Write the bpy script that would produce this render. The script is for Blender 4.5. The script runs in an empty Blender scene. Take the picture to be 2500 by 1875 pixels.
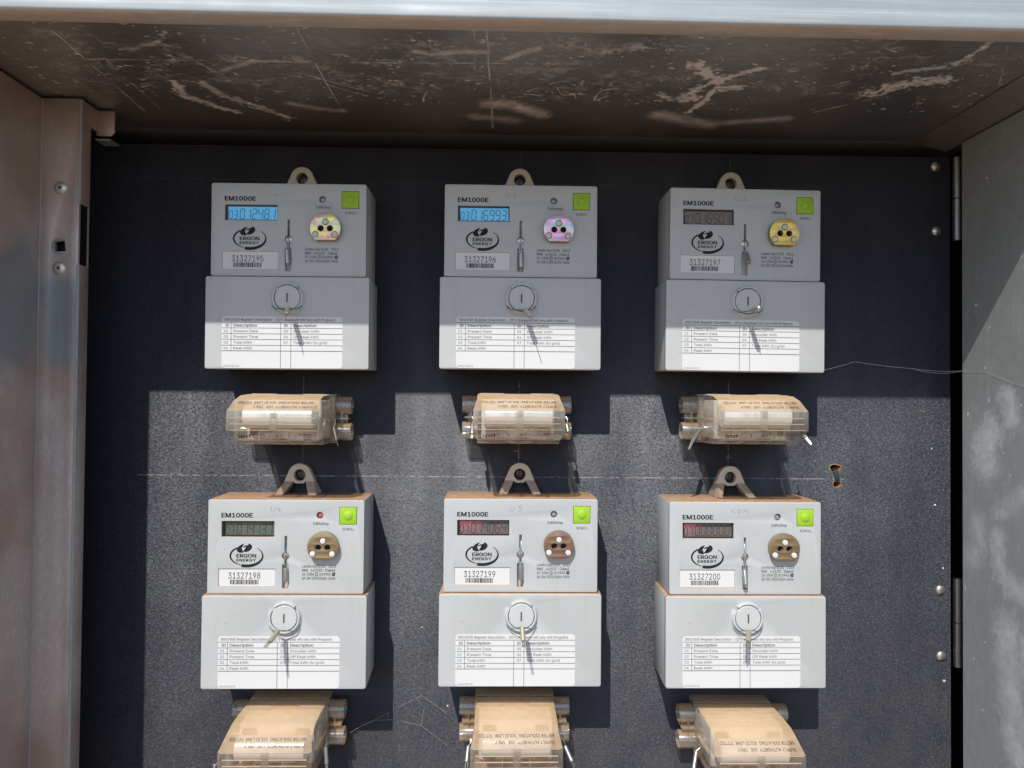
import bpy, bmesh, math, random
import numpy as np
from mathutils import Vector, Matrix
from mathutils.geometry import tessellate_polygon

# ---------------------------------------------------------------- camera, sky, sun
scene = bpy.context.scene
H0 = 1.45                                   # height of the sight line above the ground
R = math.radians

def W(x, d, z):
    """millimetres on the board (x right, d out of the board, z up) -> world metres"""
    return Vector((x * .001, -d * .001, z * .001 + H0))

cam_d = bpy.data.cameras.new("camera")
cam_d.sensor_width = 36.0
cam_d.lens = 1749.85 / 2500.0 * 36.0
cam_d.clip_start = 0.01
cam_d.clip_end = 2000.0
cam = bpy.data.objects.new("camera", cam_d)
scene.collection.objects.link(cam)
_r = Vector((0.99966011, -0.02456529, 0.00872973))
_dn = Vector((0.00915311, 0.01717545, -0.99981059))
_f = Vector((0.02441070, 0.99955067, 0.01739446))
m = Matrix(((_r.x, -_dn.x, -_f.x), (_r.y, -_dn.y, -_f.y), (_r.z, -_dn.z, -_f.z))).to_4x4()
m.translation = W(-25.955, 629.137, -4.135)
cam.matrix_world = m
scene.camera = cam

SUN_DIR = Vector((0.333, 1.0, -1.165)).normalized()      # the way the light travels
SUN_EL = math.asin(-SUN_DIR.z)
world = bpy.data.worlds.new("World")
scene.world = world
world.use_nodes = True
wn = world.node_tree.nodes
sky = wn.new("ShaderNodeTexSky")
sky.sky_type = 'NISHITA'
sky.sun_disc = False
sky.sun_elevation = SUN_EL
sky.sun_rotation = math.atan2(-SUN_DIR.x, -SUN_DIR.y)
sky.air_density = 1.0
sky.dust_density = 0.4
world.node_tree.links.new(sky.outputs[0], wn["Background"].inputs[0])
wn["Background"].inputs[1].default_value = 0.15

sun_d = bpy.data.lights.new("sun", 'SUN')
sun_d.energy = 3.8
sun_d.angle = R(0.53)
sun_d.color = (1.0, 0.965, 0.91)
sun = bpy.data.objects.new("sun", sun_d)
sun.rotation_euler = SUN_DIR.to_track_quat('-Z', 'Y').to_euler()
sun.location = (-1, -3, 5)
scene.collection.objects.link(sun)

vs = scene.view_settings
vs.view_transform = 'Standard'
vs.look = 'None'
vs.exposure = -0.04
vs.gamma = 1.0
vs.use_curve_mapping = False
scene.cycles.transparent_max_bounces = 24
scene.cycles.max_bounces = 10
scene.cycles.caustics_reflective = False
scene.cycles.caustics_refractive = False

C = scene.collection
random.seed(7)
rng = np.random.default_rng(3)

# ---------------------------------------------------------------- node helpers
class NT:
    def __init__(self, name):
        self.mat = bpy.data.materials.new(name)
        self.mat.use_nodes = True
        self.t = self.mat.node_tree
        self.t.nodes.clear()
        self.out = self.t.nodes.new("ShaderNodeOutputMaterial")
        self._oc = None
    def n(self, typ, ins=None, **props):
        nd = self.t.nodes.new("ShaderNode" + typ)
        for k, v in props.items():
            setattr(nd, k, v)
        for k, v in (ins or {}).items():
            self.put(nd.inputs[k], v)
        return nd
    def put(self, sock, v):
        if hasattr(v, "is_output"):
            self.t.links.new(v, sock)
        else:
            if isinstance(v, tuple) and len(v) == 3 and len(getattr(sock, "default_value", (0,))) == 4:
                v = v + (1.0,)
            sock.default_value = v
    def oc(self):
        if self._oc is None:
            self._oc = self.n("TexCoord").outputs["Object"]
        return self._oc
    def math(self, op, a, b=0.0, c=0.0, clamp=False):
        nd = self.n("Math", {0: a, 1: b, 2: c}, operation=op)
        nd.use_clamp = clamp
        return nd.outputs[0]
    def noise(self, scale, detail=3.0, rough=.55, vec=None, dist=0.0):
        nd = self.n("TexNoise", {"Scale": scale, "Detail": detail, "Roughness": rough, "Distortion": dist})
        self.put(nd.inputs["Vector"], vec if vec is not None else self.oc())
        return nd.outputs["Fac"]
    def stretch(self, sx, sy, sz, vec=None):
        nd = self.n("Mapping", {"Scale": (sx, sy, sz)})
        self.put(nd.inputs["Vector"], vec if vec is not None else self.oc())
        return nd.outputs[0]
    def ramp(self, v, a, b, lo=0.0, hi=1.0):
        nd = self.n("MapRange", {0: v, 1: a, 2: b, 3: lo, 4: hi}, interpolation_type='SMOOTHSTEP')
        return nd.outputs[0]
    def mix(self, f, a, b, blend='MIX'):
        nd = self.n("Mix", data_type='RGBA', blend_type=blend)
        self.put(nd.inputs[0], f); self.put(nd.inputs[6], a); self.put(nd.inputs[7], b)
        return nd.outputs[2]
    def up(self, a=.45, b=.85):
        g = self.n("NewGeometry")
        s = self.n("SeparateXYZ", {0: g.outputs["Normal"]})
        return self.ramp(s.outputs[2], a, b)
    def bump(self, h, strength=.3, dist=.001):
        return self.n("Bump", {"Height": h, "Strength": strength, "Distance": dist}).outputs[0]
    def pbr(self, col, rough=.5, metal=0.0, normal=None, spec=.5, **kw):
        p = self.n("BsdfPrincipled", {"Base Color": col, "Roughness": rough, "Metallic": metal, "Specular IOR Level": spec})
        if normal is not None: self.put(p.inputs["Normal"], normal)
        for k, v in kw.items(): self.put(p.inputs[k.replace("_", " ")], v)
        self.t.links.new(p.outputs[0], self.out.inputs[0])
        return self.mat

DUST = (0.60, 0.335, 0.15)

def mat_case(name, base=(.535, .562, .570), dust=True, warm=.05, settle=1.0):
    k = NT(name)
    blotch = k.noise(22, 4, .6)
    fine = k.noise(420, 3, .6)
    c = k.mix(k.math('MULTIPLY', k.ramp(blotch, .42, .72), warm * 3), base, (.62, .56, .47))
    c = k.mix(k.ramp(k.noise(160, 2, .5), .70, .76, 0, .7), c, tuple(v * .84 for v in base))
    run = k.noise(34, 3, .6, vec=k.stretch(2.2, 1.0, .35))
    c = k.mix(k.math('MULTIPLY', k.ramp(run, .52, .8), .35), c, (.50, .45, .38))
    rub = k.noise(75, 4, .7, dist=1.2)
    c = k.mix(k.math('MULTIPLY', k.ramp(rub, .60, .72), .22), c, (.44, .43, .41))
    c = k.mix(k.math('MULTIPLY', k.ramp(fine, .68, .76), .35), c, (.40, .36, .30))
    rnd = k.n("ObjectInfo").outputs["Random"]
    c = k.mix(k.math('MULTIPLY', rnd, .16), c, (.56, .535, .47))
    if dust:
        g = k.math('MULTIPLY', k.math('MULTIPLY', k.up(.35, .8), settle), k.math('MULTIPLY', k.ramp(k.noise(170, 4, .7), .2, .55), k.ramp(k.noise(28, 3, .6), .2, .5, .55, 1)))
        c = k.mix(g, c, k.mix(k.noise(300, 4), (.48, .25, .105), DUST))
    return k.pbr(c, .42, 0, k.bump(k.noise(1500, 2), .04, .0004), .45)

def mat_plain(name, col, rough=.5, metal=0.0, spec=.5, var=.08, scale=80):
    k = NT(name)
    nn = k.noise(scale, 3)
    c = k.mix(nn, tuple(v * (1 - var) for v in col), tuple(min(1, v * (1 + var)) for v in col))
    return k.pbr(c, rough, metal, None, spec)

def mat_steel(name, base=(.40, .41, .385), attr=False, dusty=(.50, .42, .36), metal=.55, rough=.5, warm=.0, grain=(.22, 1.0, 1.0)):
    k = NT(name)
    sp = k.n("TexVoronoi", {"Scale": 120.0, "Vector": k.oc()}, feature='F1').outputs["Color"]
    sv = k.n("SeparateColor", {0: sp}).outputs[0]
    big = k.noise(9, 3, .6)
    c = k.mix(k.math('MULTIPLY', sv, .25), base, tuple(v * .82 for v in base))
    c = k.mix(k.ramp(big, .35, .7, 0, .35), c, tuple(v * .75 for v in base))
    c = k.mix(k.math('MULTIPLY', k.ramp(k.noise(500, 3, .7), .64, .74), .35), c, (.52, .47, .42))
    brushed = k.noise(260, 4, .7, vec=k.stretch(*grain))
    c = k.mix(k.math('MULTIPLY', k.ramp(brushed, .45, .75), .30), c, tuple(min(1, v * 1.7) for v in base))
    ro = k.ramp(big, .3, .7, rough - .06, rough + .1)
    me = metal
    if warm:  # blurred reflections painted as warm and grey-blue patches, with some weathering
        pat = k.ramp(k.noise(8, 3, .5, vec=k.stretch(1.0, 1.0, .7)), .44, .56)
        c = k.mix(k.math('MULTIPLY', pat, warm), c, (.46, .33, .27))
        c = k.mix(k.math('MULTIPLY', k.ramp(k.noise(10, 2, .4, vec=k.stretch(1.3, 1.0, .8)), .57, .64), warm), c, (.30, .345, .365))
    if attr:
        a = k.n("Attribute", attribute_name="dust").outputs["Fac"]
        fl = k.n("Attribute", attribute_name="flake").outputs["Fac"]
        nz = k.noise(420, 5, .75, vec=k.stretch(.4, 1.0, 1.0))
        nz2 = k.noise(70, 3, .6)
        v = k.math('SUBTRACT', a, k.math('MULTIPLY', fl, k.math('MULTIPLY', nz, 1.25)))
        v = k.math('MULTIPLY', v, k.math('ADD', .55, nz2))
        f = k.math('MULTIPLY', v, 1.6, clamp=True)
        grit = k.ramp(k.noise(620, 3, .75, vec=k.stretch(.5, 1.0, 1.0)), .60, .70, 0, .55)
        f = k.math('MAXIMUM', f, k.math('MULTIPLY', grit, k.ramp(k.noise(24, 3, .6), .35, .65)))
        c = k.mix(f, c, dusty)
        me = k.math('MULTIPLY', k.math('SUBTRACT', 1.0, f), metal)
        ro = k.math('ADD', ro, k.math('MULTIPLY', f, .35), clamp=True)
    return k.pbr(c, ro, me, k.bump(k.noise(900, 2), .05, .0004), .5)

def mat_board():
    k = NT("board_laminate")
    o = k.oc()
    s = k.n("SeparateXYZ", {0: o})
    X, Z = s.outputs[0], s.outputs[2]
    fib = k.noise(760, 4, .7, vec=k.stretch(.7, 1, 1.3), dist=1.4)
    fib2 = k.noise(1300, 2, .6, vec=k.stretch(.6, 1, 1.2))
    blot = k.noise(16, 4, .6)
    c = k.mix(k.ramp(fib, .34, .68), (.014, .016, .026), (.042, .045, .062))
    c = k.mix(k.math('MULTIPLY', k.ramp(fib2, .45, .75), .4), c, (.07, .074, .09))
    c = k.mix(k.ramp(blot, .35, .7, 0, .3), c, (.024, .026, .034))
    # dust lying on the lower part of the board, settled specks
    low = k.ramp(Z, -.10, -.42, 0, .42)
    c = k.mix(k.math('MULTIPLY', low, k.ramp(k.noise(35, 4), .25, .7)), c, (.085, .068, .056))
    # chalk lines ruled when the board was set out
    brk = k.ramp(k.noise(260, 3, .6), .36, .60)
    wob = k.math('MULTIPLY', k.math('SUBTRACT', k.noise(600, 2), .5), .0012)
    tot = None
    for kind, v0, lo, hi, wd, st in LINES:
        a, b = (X, Z) if kind == 'v' else (Z, X)
        dline = k.math('ABSOLUTE', k.math('ADD', k.math('SUBTRACT', a, v0), wob))
        mk = k.ramp(dline, wd, wd * .45, 0, st)
        inside = k.math('MULTIPLY', k.math('GREATER_THAN', b, lo), k.math('LESS_THAN', b, hi))
        mk = k.math('MULTIPLY', mk, inside)
        tot = mk if tot is None else k.math('MAXIMUM', tot, mk)
    tot = k.math('MULTIPLY', tot, brk)
    c = k.mix(tot, c, (.36, .34, .35))
    # thin scratches
    scr = k.noise(28, 2, .5, vec=k.stretch(9, 1, .5), dist=2.0)
    c = k.mix(k.math('MULTIPLY', k.ramp(k.math('ABSOLUTE', k.math('SUBTRACT', scr, .5)), .004, .0015), .25), c, (.2, .2, .2))
    h = k.math('ADD', fib, k.math('MULTIPLY', fib2, .5))
    dif = k.n("BsdfDiffuse", {"Color": c, "Roughness": .7, "Normal": k.bump(h, .6, .0009)})
    # pressed grain: fine ridges whose upper flanks carry the sheen
    def centred(v, g): return k.math('MULTIPLY', k.math('SUBTRACT', v, .5), g)
    tx = k.math('ADD', -.10, centred(k.noise(640, 3, .7, vec=k.stretch(.8, 1, 1.1), dist=.8), 1.3))
    tz = k.math('ADD', .42, centred(fib, 1.5))
    nv = k.n("CombineXYZ", {0: tx, 1: -1.0, 2: tz})
    nn = k.n("VectorMath", {0: nv.outputs[0]}, operation='NORMALIZE').outputs[0]
    band = k.noise(13, 3, .6, vec=k.stretch(1.0, 1, .12))
    worn = k.math('MULTIPLY', k.ramp(band, .3, .75, .6, 1.25), k.ramp(blot, .25, .75, .75, 1.15))
    worn = k.math('MULTIPLY', worn, k.ramp(Z, -.36, -.08, .62, 1.0))        # sheen weakened towards the lower board
    g = k.math("MULTIPLY", worn, .048)
    gc = k.n("CombineColor", {0: g, 1: k.math('MULTIPLY', g, 1.02), 2: k.math('MULTIPLY', g, 1.05)})
    gl = k.n("BsdfGlossy", {"Color": gc.outputs[0], "Roughness": .5, "Normal": nn})
    ad = k.n("AddShader"); k.put(ad.inputs[0], dif.outputs[0]); k.put(ad.inputs[1], gl.outputs[0])
    k.t.links.new(ad.outputs[0], k.out.inputs[0])
    return k.mat

def mat_clear(name, base_dust=.42, tint=(.96, .93, .88), settle=.58, film=(.92, .86, .77)):
    """scuffed clear moulding under a film of red dust; thick where it lies flat"""
    k = NT(name)
    g = k.n("NewGeometry")
    s = k.n("SeparateXYZ", {0: g.outputs["True Normal"]})
    up = k.ramp(s.outputs[2], .25, .92)
    nz = k.noise(120, 4, .65)
    nb = k.noise(26, 3, .6)
    f = k.math('ADD', k.math('MULTIPLY', up, settle), base_dust)
    f = k.math('ADD', f, k.math('MULTIPLY', k.math('SUBTRACT', nz, .5), .42))
    f = k.math('ADD', f, k.math('MULTIPLY', k.math('SUBTRACT', nb, .5), .35), clamp=True)
    f = k.math('MINIMUM', f, .97)
    dc = k.mix(up, film, k.mix(k.ramp(nb, .35, .7), (.80, .57, .34), (.72, .50, .29)))
    dif = k.n("BsdfDiffuse", {"Color": dc, "Roughness": .6})
    trl = k.n("BsdfTranslucent", {"Color": dc})
    d2 = k.n("MixShader", {0: k.ramp(up, 0, 1, .68, .35)}); k.put(d2.inputs[1], dif.outputs[0]); k.put(d2.inputs[2], trl.outputs[0])
    tr = k.n("BsdfTransparent", {"Color": tint})
    gl = k.n("BsdfGlossy", {"Color": (1, 1, 1), "Roughness": .12})
    lw = k.n("LayerWeight", {"Blend": .35})
    fr = k.ramp(lw.outputs["Facing"], 0, 1, .06, .5)
    cl = k.n("MixShader", {0: fr}); k.put(cl.inputs[1], tr.outputs[0]); k.put(cl.inputs[2], gl.outputs[0])
    mx = k.n("MixShader", {0: f}); k.put(mx.inputs[1], cl.outputs[0]); k.put(mx.inputs[2], d2.outputs[0])
    g2 = k.n("BsdfGlossy", {"Color": (1, 1, 1), "Roughness": .28})
    fin = k.n("MixShader", {0: k.math('MULTIPLY', k.math('SUBTRACT', 1.0, up), .07)})
    k.put(fin.inputs[1], mx.outputs[0]); k.put(fin.inputs[2], g2.outputs[0])
    k.t.links.new(fin.outputs[0], k.out.inputs[0])
    return k.mat

def mat_moulded(name, col, cover):
    """lettering moulded in clear plastic: lets part of the light through"""
    k = NT(name)
    tr = k.n("BsdfTransparent", {"Color": (1, 1, 1)}); df = k.n("BsdfDiffuse", {"Color": col})
    mx = k.n("MixShader", {0: k.ramp(k.noise(200, 2), .3, .7, cover - .15, cover + .15)})
    k.put(mx.inputs[1], tr.outputs[0]); k.put(mx.inputs[2], df.outputs[0])
    k.t.links.new(mx.outputs[0], k.out.inputs[0])
    return k.mat

def mat_pane():
    k = NT("display_pane")
    tr = k.n("BsdfTransparent", {"Color": (.97, .97, .97)})
    gl = k.n("BsdfGlossy", {"Color": (1, 1, 1), "Roughness": .06})
    lw = k.n("Fresnel", {"IOR": 1.22})
    cl = k.n("MixShader", {0: lw.outputs[0]}); k.put(cl.inputs[1], tr.outputs[0]); k.put(cl.inputs[2], gl.outputs[0])
    k.t.links.new(cl.outputs[0], k.out.inputs[0])
    return k.mat

def mat_lcd(name, base, emit=None, red=False, rough=.3):
    k = NT(name)
    c = k.mix(k.noise(120, 3), tuple(v * .85 for v in base), tuple(v * 1.12 for v in base))
    kw = {}
    if emit:  # reflected sky painted as a blue glow
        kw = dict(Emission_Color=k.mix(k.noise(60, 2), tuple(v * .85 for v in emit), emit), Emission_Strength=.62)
    if red:      # red reflection at one end of the glass, painted as glow
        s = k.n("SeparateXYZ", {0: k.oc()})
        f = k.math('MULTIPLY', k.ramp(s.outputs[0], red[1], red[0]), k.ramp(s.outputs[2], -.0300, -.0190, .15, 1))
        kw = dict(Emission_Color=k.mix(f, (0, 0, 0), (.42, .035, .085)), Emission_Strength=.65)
    return k.pbr(c, rough, .1, None, .6 if rough < .4 else .2, **kw)

def mat_zinc(name, a, b, c3):
    k = NT(name)
    n1 = k.ramp(k.noise(90, 3, .6, dist=1.5), .38, .62)
    n2 = k.ramp(k.noise(70, 2, .6, dist=.8), .5, .66)
    c = k.mix(n2, k.mix(n1, a, b), c3)
    c = k.mix(k.math('MULTIPLY', k.ramp(k.noise(900, 3, .7), .55, .7), .4), c, tuple(v * .5 for v in a))
    return k.pbr(c, .34, .85, k.bump(k.noise(1200, 3), .12, .0003))

def mat_ground():
    k = NT("red_dirt")
    n1 = k.noise(1.3, 5, .6); n2 = k.noise(26, 4, .65)
    c = k.mix(n1, (.28, .185, .13), (.36, .26, .185))
    c = k.mix(k.ramp(n2, .55, .75), c, (.40, .30, .22))
    return k.pbr(c, .9, 0, k.bump(n2, .5, .02), .2)

# ---------------------------------------------------------------- mesh helpers (millimetres)
def V(x, d, z):
    return Vector((x * .001, -d * .001, z * .001))

class MB:
    def __init__(self):
        self.bm = bmesh.new()
    def add(self, verts, faces):
        vs_ = [self.bm.verts.new(v) for v in verts]
        for f in faces:
            try: self.bm.faces.new([vs_[i] for i in f])
            except ValueError: pass
        return self
    def merge(self, b):
        me = bpy.data.meshes.new("t"); b.to_mesh(me); b.free()
        self.bm.from_mesh(me); bpy.data.meshes.remove(me)
        return self
    def hexa(self, p, bev=0.0, seg=2):
        """8 points: back quad (4) then front quad (4), each (x,d,z) counter-clockwise seen from the front"""
        b = bmesh.new()
        v = [b.verts.new(V(*q)) for q in p]
        for f in ((3, 2, 1, 0), (4, 5, 6, 7), (0, 1, 5, 4), (1, 2, 6, 5), (2, 3, 7, 6), (3, 0, 4, 7)):
            b.faces.new([v[i] for i in f])
        if bev:
            bmesh.ops.bevel(b, geom=list(b.edges), offset=bev * .001, segments=seg, profile=.5, affect='EDGES')
        return self.merge(b)
    def box(self, x0, x1, d0, d1, z0, z1, bev=0.0, seg=2):
        return self.hexa([(x0, d0, z0), (x1, d0, z0), (x1, d0, z1), (x0, d0, z1),
                          (x0, d1, z0), (x1, d1, z0), (x1, d1, z1), (x0, d1, z1)], bev, seg)
    def lathe(self, c, axis, prof, n=28, a0=0.0, a1=2 * math.pi, cap=True):
        """prof: list of (r, h) along axis from point c"""
        A = V(*axis).normalized()
        B = A.orthogonal().normalized()
        if abs(A.y) > .9: B = Vector((1, 0, 0))
        D = A.cross(B)
        full = abs(a1 - a0 - 2 * math.pi) < 1e-6
        cnt = n if full else n + 1
        c0 = V(*c)
        vs_, fs = [], []
        for r, h in prof:
            for i in range(cnt):
                a = a0 + (a1 - a0) * i / n
                vs_.append(c0 + A * (h * .001) + (B * math.cos(a) + D * math.sin(a)) * (r * .001))
        for j in range(len(prof) - 1):
            for i in range(n):
                k = (i + 1) % cnt if full else i + 1
                fs.append((j * cnt + i, j * cnt + k, (j + 1) * cnt + k, (j + 1) * cnt + i))
        if cap and full:
            if prof[0][0] > 1e-6: fs.append(tuple(reversed(range(cnt))))
            if prof[-1][0] > 1e-6: fs.append(tuple((len(prof) - 1) * cnt + i for i in range(cnt)))
        if not full:
            L = len(prof)
            fs.append(tuple(j * cnt for j in range(L)))
            fs.append(tuple(reversed([j * cnt + cnt - 1 for j in range(L)])))
        return self.add(vs_, fs)
    def tube(self, pts, r, n=6):
        P = [V(*p) for p in pts]
        rings = []
        for i, p in enumerate(P):
            t = (P[min(i + 1, len(P) - 1)] - P[max(i - 1, 0)]).normalized()
            B = t.orthogonal().normalized(); D = t.cross(B)
            rr = r[i] if isinstance(r, (list, tuple)) else r
            rings.append([p + (B * math.cos(2 * math.pi * k / n) + D * math.sin(2 * math.pi * k / n)) * rr * .001 for k in range(n)])
        vs_ = [v for q in rings for v in q]
        fs = []
        for j in range(len(P) - 1):
            for i in range(n):
                k = (i + 1) % n
                fs.append((j * n + i, j * n + k, (j + 1) * n + k, (j + 1) * n + i))
        fs.append(tuple(reversed(range(n)))); fs.append(tuple((len(P) - 1) * n + i for i in range(n)))
        return self.add(vs_, fs)
    def poly(self, pts, d, frame=None):
        """flat polygon facing the viewer: pts (x,z)"""
        fr = frame or (lambda a, b, dd: V(a, dd, b))
        return self.add([fr(x, z, d) for x, z in pts], [tuple(range(len(pts)))])
    def band(self, c, rx, rz, a0, a1, thick, d, n=40, frame=None):
        """elliptic arc with a varying stroke; angles in degrees, clockwise positive downwards"""
        fr = frame or (lambda a, b, dd: V(a, dd, b))
        vs_, fs = [], []
        for i in range(n + 1):
            t = i / n
            a = R(a0 + (a1 - a0) * t)
            th = thick(t) if callable(thick) else thick
            for s in (-.5, .5):
                vs_.append(fr(c[0] + (rx + s * th) * math.cos(a), c[1] - (rz + s * th) * math.sin(a), d))
        for i in range(n):
            q = (2 * i, 2 * i + 2, 2 * i + 3, 2 * i + 1)
            fs.append(q if a1 < a0 else tuple(reversed(q)))
        self.add(vs_, fs)
        return self
    def text(self, s, x, z, cap, width=None, bold=0.0, d=0.0, align='L', frame=None):
        """x,z: left (or right / centre) end of the base line, cap: capital height in mm"""
        vv, ff, w, h = glyphs(s)
        if bold:                              # heavier strokes: the same letters laid again a hair apart
            for i, (a, b) in enumerate(((-1, 0), (1, 0), (0, -.6), (0, .6), (-.7, .5), (.7, -.5), (.7, .5), (-.7, -.5))):
                fr0 = frame or (lambda p, q, dd: V(p, dd, q))
                k0 = cap / CAPH; kx0 = width / w if width else k0
                o0 = 0 if align == 'L' else (-w * kx0 if align == 'R' else -w * kx0 / 2)
                self.add([fr0(x + o0 + (p + a * bold) * kx0, z + (q + b * bold) * k0, d + .004 * (i + 1)) for p, q in vv], ff)
        k = cap / CAPH
        kx = width / w if width else k
        off = 0 if align == 'L' else (-w * kx if align == 'R' else -w * kx / 2)
        fr = frame or (lambda a, b, dd: V(a, dd, b))
        return self.add([fr(x + off + a * kx, z + b * k, d) for a, b in vv], ff)
    def curve(self, outline, holes, d0, d1, bev=0.0, mapping=None):
        """solid plate with holes; outline/holes are lists of (x,z)"""
        cu = bpy.data.curves.new("t", 'CURVE')
        cu.dimensions = '2D'; cu.fill_mode = 'BOTH'
        cu.extrude = max((d1 - d0) / 2 - bev, 1e-4) * .001
        cu.bevel_depth = bev * .001; cu.bevel_resolution = 1
        for L in [outline] + list(holes):
            sp = cu.splines.new('POLY'); sp.points.add(len(L) - 1); sp.use_cyclic_u = True
            for q, (a, b) in zip(sp.points, L): q.co = (a * .001, b * .001, 0, 1)
        ob = bpy.data.objects.new("t", cu); C.objects.link(ob)
        dg = bpy.context.evaluated_depsgraph_get(); dg.update()
        me = bpy.data.meshes.new_from_object(ob.evaluated_get(dg))
        C.objects.unlink(ob); bpy.data.objects.remove(ob); bpy.data.curves.remove(cu)
        dm = (d0 + d1) / 2 * .001
        for v in me.vertices:
            x, y, zz = v.co
            v.co = (x, -(dm + zz), y)
        me.update()
        self.bm.from_mesh(me); bpy.data.meshes.remove(me)
        return self
    def mesh(self, name, mats, sharp=32):
        bmesh.ops.remove_doubles(self.bm, verts=self.bm.verts, dist=2e-7)
        me = bpy.data.meshes.new(name)
        self.bm.to_mesh(me); self.bm.free()
        for mm in (mats if isinstance(mats, (list, tuple)) else [mats]): me.materials.append(mm)
        me.polygons.foreach_set("use_smooth", [True] * len(me.polygons))
        try: me.set_sharp_from_angle(angle=R(sharp))
        except Exception: pass
        me.update()
        return me
    def build(self, name, mats, parent=None, loc=(0, 0, 0), sharp=32):
        return place(name, self.mesh(name, mats, sharp), parent, loc)

def place(name, me, parent=None, loc=(0, 0, 0)):
    o = bpy.data.objects.new(name, me)
    C.objects.link(o)
    o.parent = parent
    o.location = loc
    return o

def empty(name, loc):
    o = bpy.data.objects.new(name, None)
    o.empty_display_size = .02
    C.objects.link(o); o.location = loc
    return o

def tag(o, label=None, cat=None, group=None, kind=None):
    if label: o["label"] = label
    if cat: o["category"] = cat
    if group: o["group"] = group
    if kind: o["kind"] = kind
    return o

FONT = None
try:      # Blender's own interface face, nearer the printed grotesque than the built-in one
    import os
    _p = os.path.join(bpy.utils.system_resource('DATAFILES'), "fonts", "Inter.woff2")
    if os.path.exists(_p): FONT = bpy.data.fonts.load(_p)
except Exception:
    FONT = None
_gl = {}
CAPH = 1.0
def glyphs(s):
    key = s
    if key in _gl: return _gl[key]
    cu = bpy.data.curves.new("t", 'FONT')
    if FONT: cu.font = FONT
    cu.body = s; cu.size = 10.0; cu.resolution_u = 3; cu.fill_mode = 'FRONT'
    ob = bpy.data.objects.new("t", cu); C.objects.link(ob)
    dg = bpy.context.evaluated_depsgraph_get(); dg.update()
    loops = []
    for sp in ob.to_curve(dg).splines:
        bp = sp.bezier_points; n = len(bp); o = []
        for i in range(n):
            p, q = bp[i], bp[(i + 1) % n]
            straight = (p.handle_right - p.co).cross(q.co - p.co).length < 1e-5 and (q.handle_left - q.co).cross(q.co - p.co).length < 1e-5
            for t in ((0,) if straight else (0, .33, .67)):
                c = p.co * (1 - t) ** 3 + p.handle_right * 3 * t * (1 - t) ** 2 + q.handle_left * 3 * t * t * (1 - t) + q.co * t ** 3
                c = Vector((c.x * .1, c.y * .1, 0))
                if not o or (c - o[-1]).length > 1e-5: o.append(c)
        if len(o) > 2: loops.append(o)
    ob.to_curve_clear()
    C.objects.unlink(ob); bpy.data.objects.remove(ob); bpy.data.curves.remove(cu)
    area = lambda L: sum(L[i].x * L[(i + 1) % len(L)].y - L[(i + 1) % len(L)].x * L[i].y for i in range(len(L))) / 2
    def inside(pt, L):
        r = False
        for i in range(len(L)):
            a, b = L[i], L[(i + 1) % len(L)]
            if (a.y > pt.y) != (b.y > pt.y) and pt.x < (b.x - a.x) * (pt.y - a.y) / (b.y - a.y) + a.x: r = not r
        return r
    A = [area(L) for L in loops]
    sg = 1 if A[max(range(len(A)), key=lambda i: abs(A[i]))] > 0 else -1
    vv, out = [], []
    for L, ar in zip(loops, A):               # every stroke filled by itself, so overlapping strokes stay solid
        if ar * sg < 0: continue
        hs = [h for h, ah in zip(loops, A) if ah * sg < 0 and inside(h[0], L)]
        flat = [p for q in [L] + hs for p in q]
        base = len(vv)
        vv += [(p.x, p.y) for p in flat]
        for t in tessellate_polygon([L] + hs):
            p, q, r = (flat[i] for i in t)
            cr = (q.x - p.x) * (r.y - p.y) - (q.y - p.y) * (r.x - p.x)
            out.append(tuple(base + i for i in (t if cr > 0 else reversed(t))))
    x0 = min(v[0] for v in vv); x1 = max(v[0] for v in vv)
    vv = [(a - x0, b) for a, b in vv]
    _gl[key] = (vv, out, x1 - x0, max(v[1] for v in vv))
    return _gl[key]
CAPH = glyphs("H")[3]

def rect(x0, x1, z0, z1, r=0.0, n=4):
    if r <= 0: return [(x0, z0), (x1, z0), (x1, z1), (x0, z1)]
    o = []
    for cx, cz, a in ((x1 - r, z0 + r, -90), (x1 - r, z1 - r, 0), (x0 + r, z1 - r, 90), (x0 + r, z0 + r, 180)):
        for i in range(n + 1):
            t = R(a + 90 * i / n)
            o.append((cx + r * math.cos(t), cz + r * math.sin(t)))
    return o
def circ(x, z, r, n=28):
    return [(x + r * math.cos(2 * math.pi * i / n), z + r * math.sin(2 * math.pi * i / n)) for i in range(n)]

# ---------------------------------------------------------------- materials
# chalk setting-out lines on the board: kind, position, from, to, half width, strength (metres)
LINES = [('v', -.1923, -.070, .012, .00055, .55), ('v', -.0043, -.080, .010, .0007, .75), ('v', .1810, -.078, .012, .0007, .7),
         ('v', -.0042, .184, .212, .0004, .35), ('v', .1815, .184, .212, .0004, .35),
         ('h', -.0747, -.335, .285, .0006, .7), ('h', .1835, -.36, .30, .0003, .22),
         ('h', -.0518, -.0085, -.0005, .0007, .8), ('h', -.0565, .1775, .1855, .0006, .7)]
M = {}
M['case'] = mat_case("meter_plastic")
M['knob'] = mat_case("meter_plastic_knob", (.61, .635, .635), False)
M['hanger'] = mat_case("hanger_plastic", (.70, .60, .49), True, .08, .5)
M['port'] = mat_plain("port_moulding", (.30, .27, .20), .5, .2)
M['ink'] = mat_plain("black_ink", (.022, .024, .028), .6, 0, .2)
M['ink2'] = mat_plain("grey_ink", (.10, .105, .11), .6, 0, .2)
M['ink3'] = mat_plain("faded_ink", (.30, .30, .30), .6, 0, .2)
M['pencil'] = mat_plain("pencil", (.27, .26, .25), .6, 0, .2)
M['paper'] = mat_plain("label_paper", (.765, .765, .76), .5, 0, .4, .03)
M['green'] = mat_plain("green_button", (.36, .62, .035), .45, 0, .4, .06)
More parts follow.
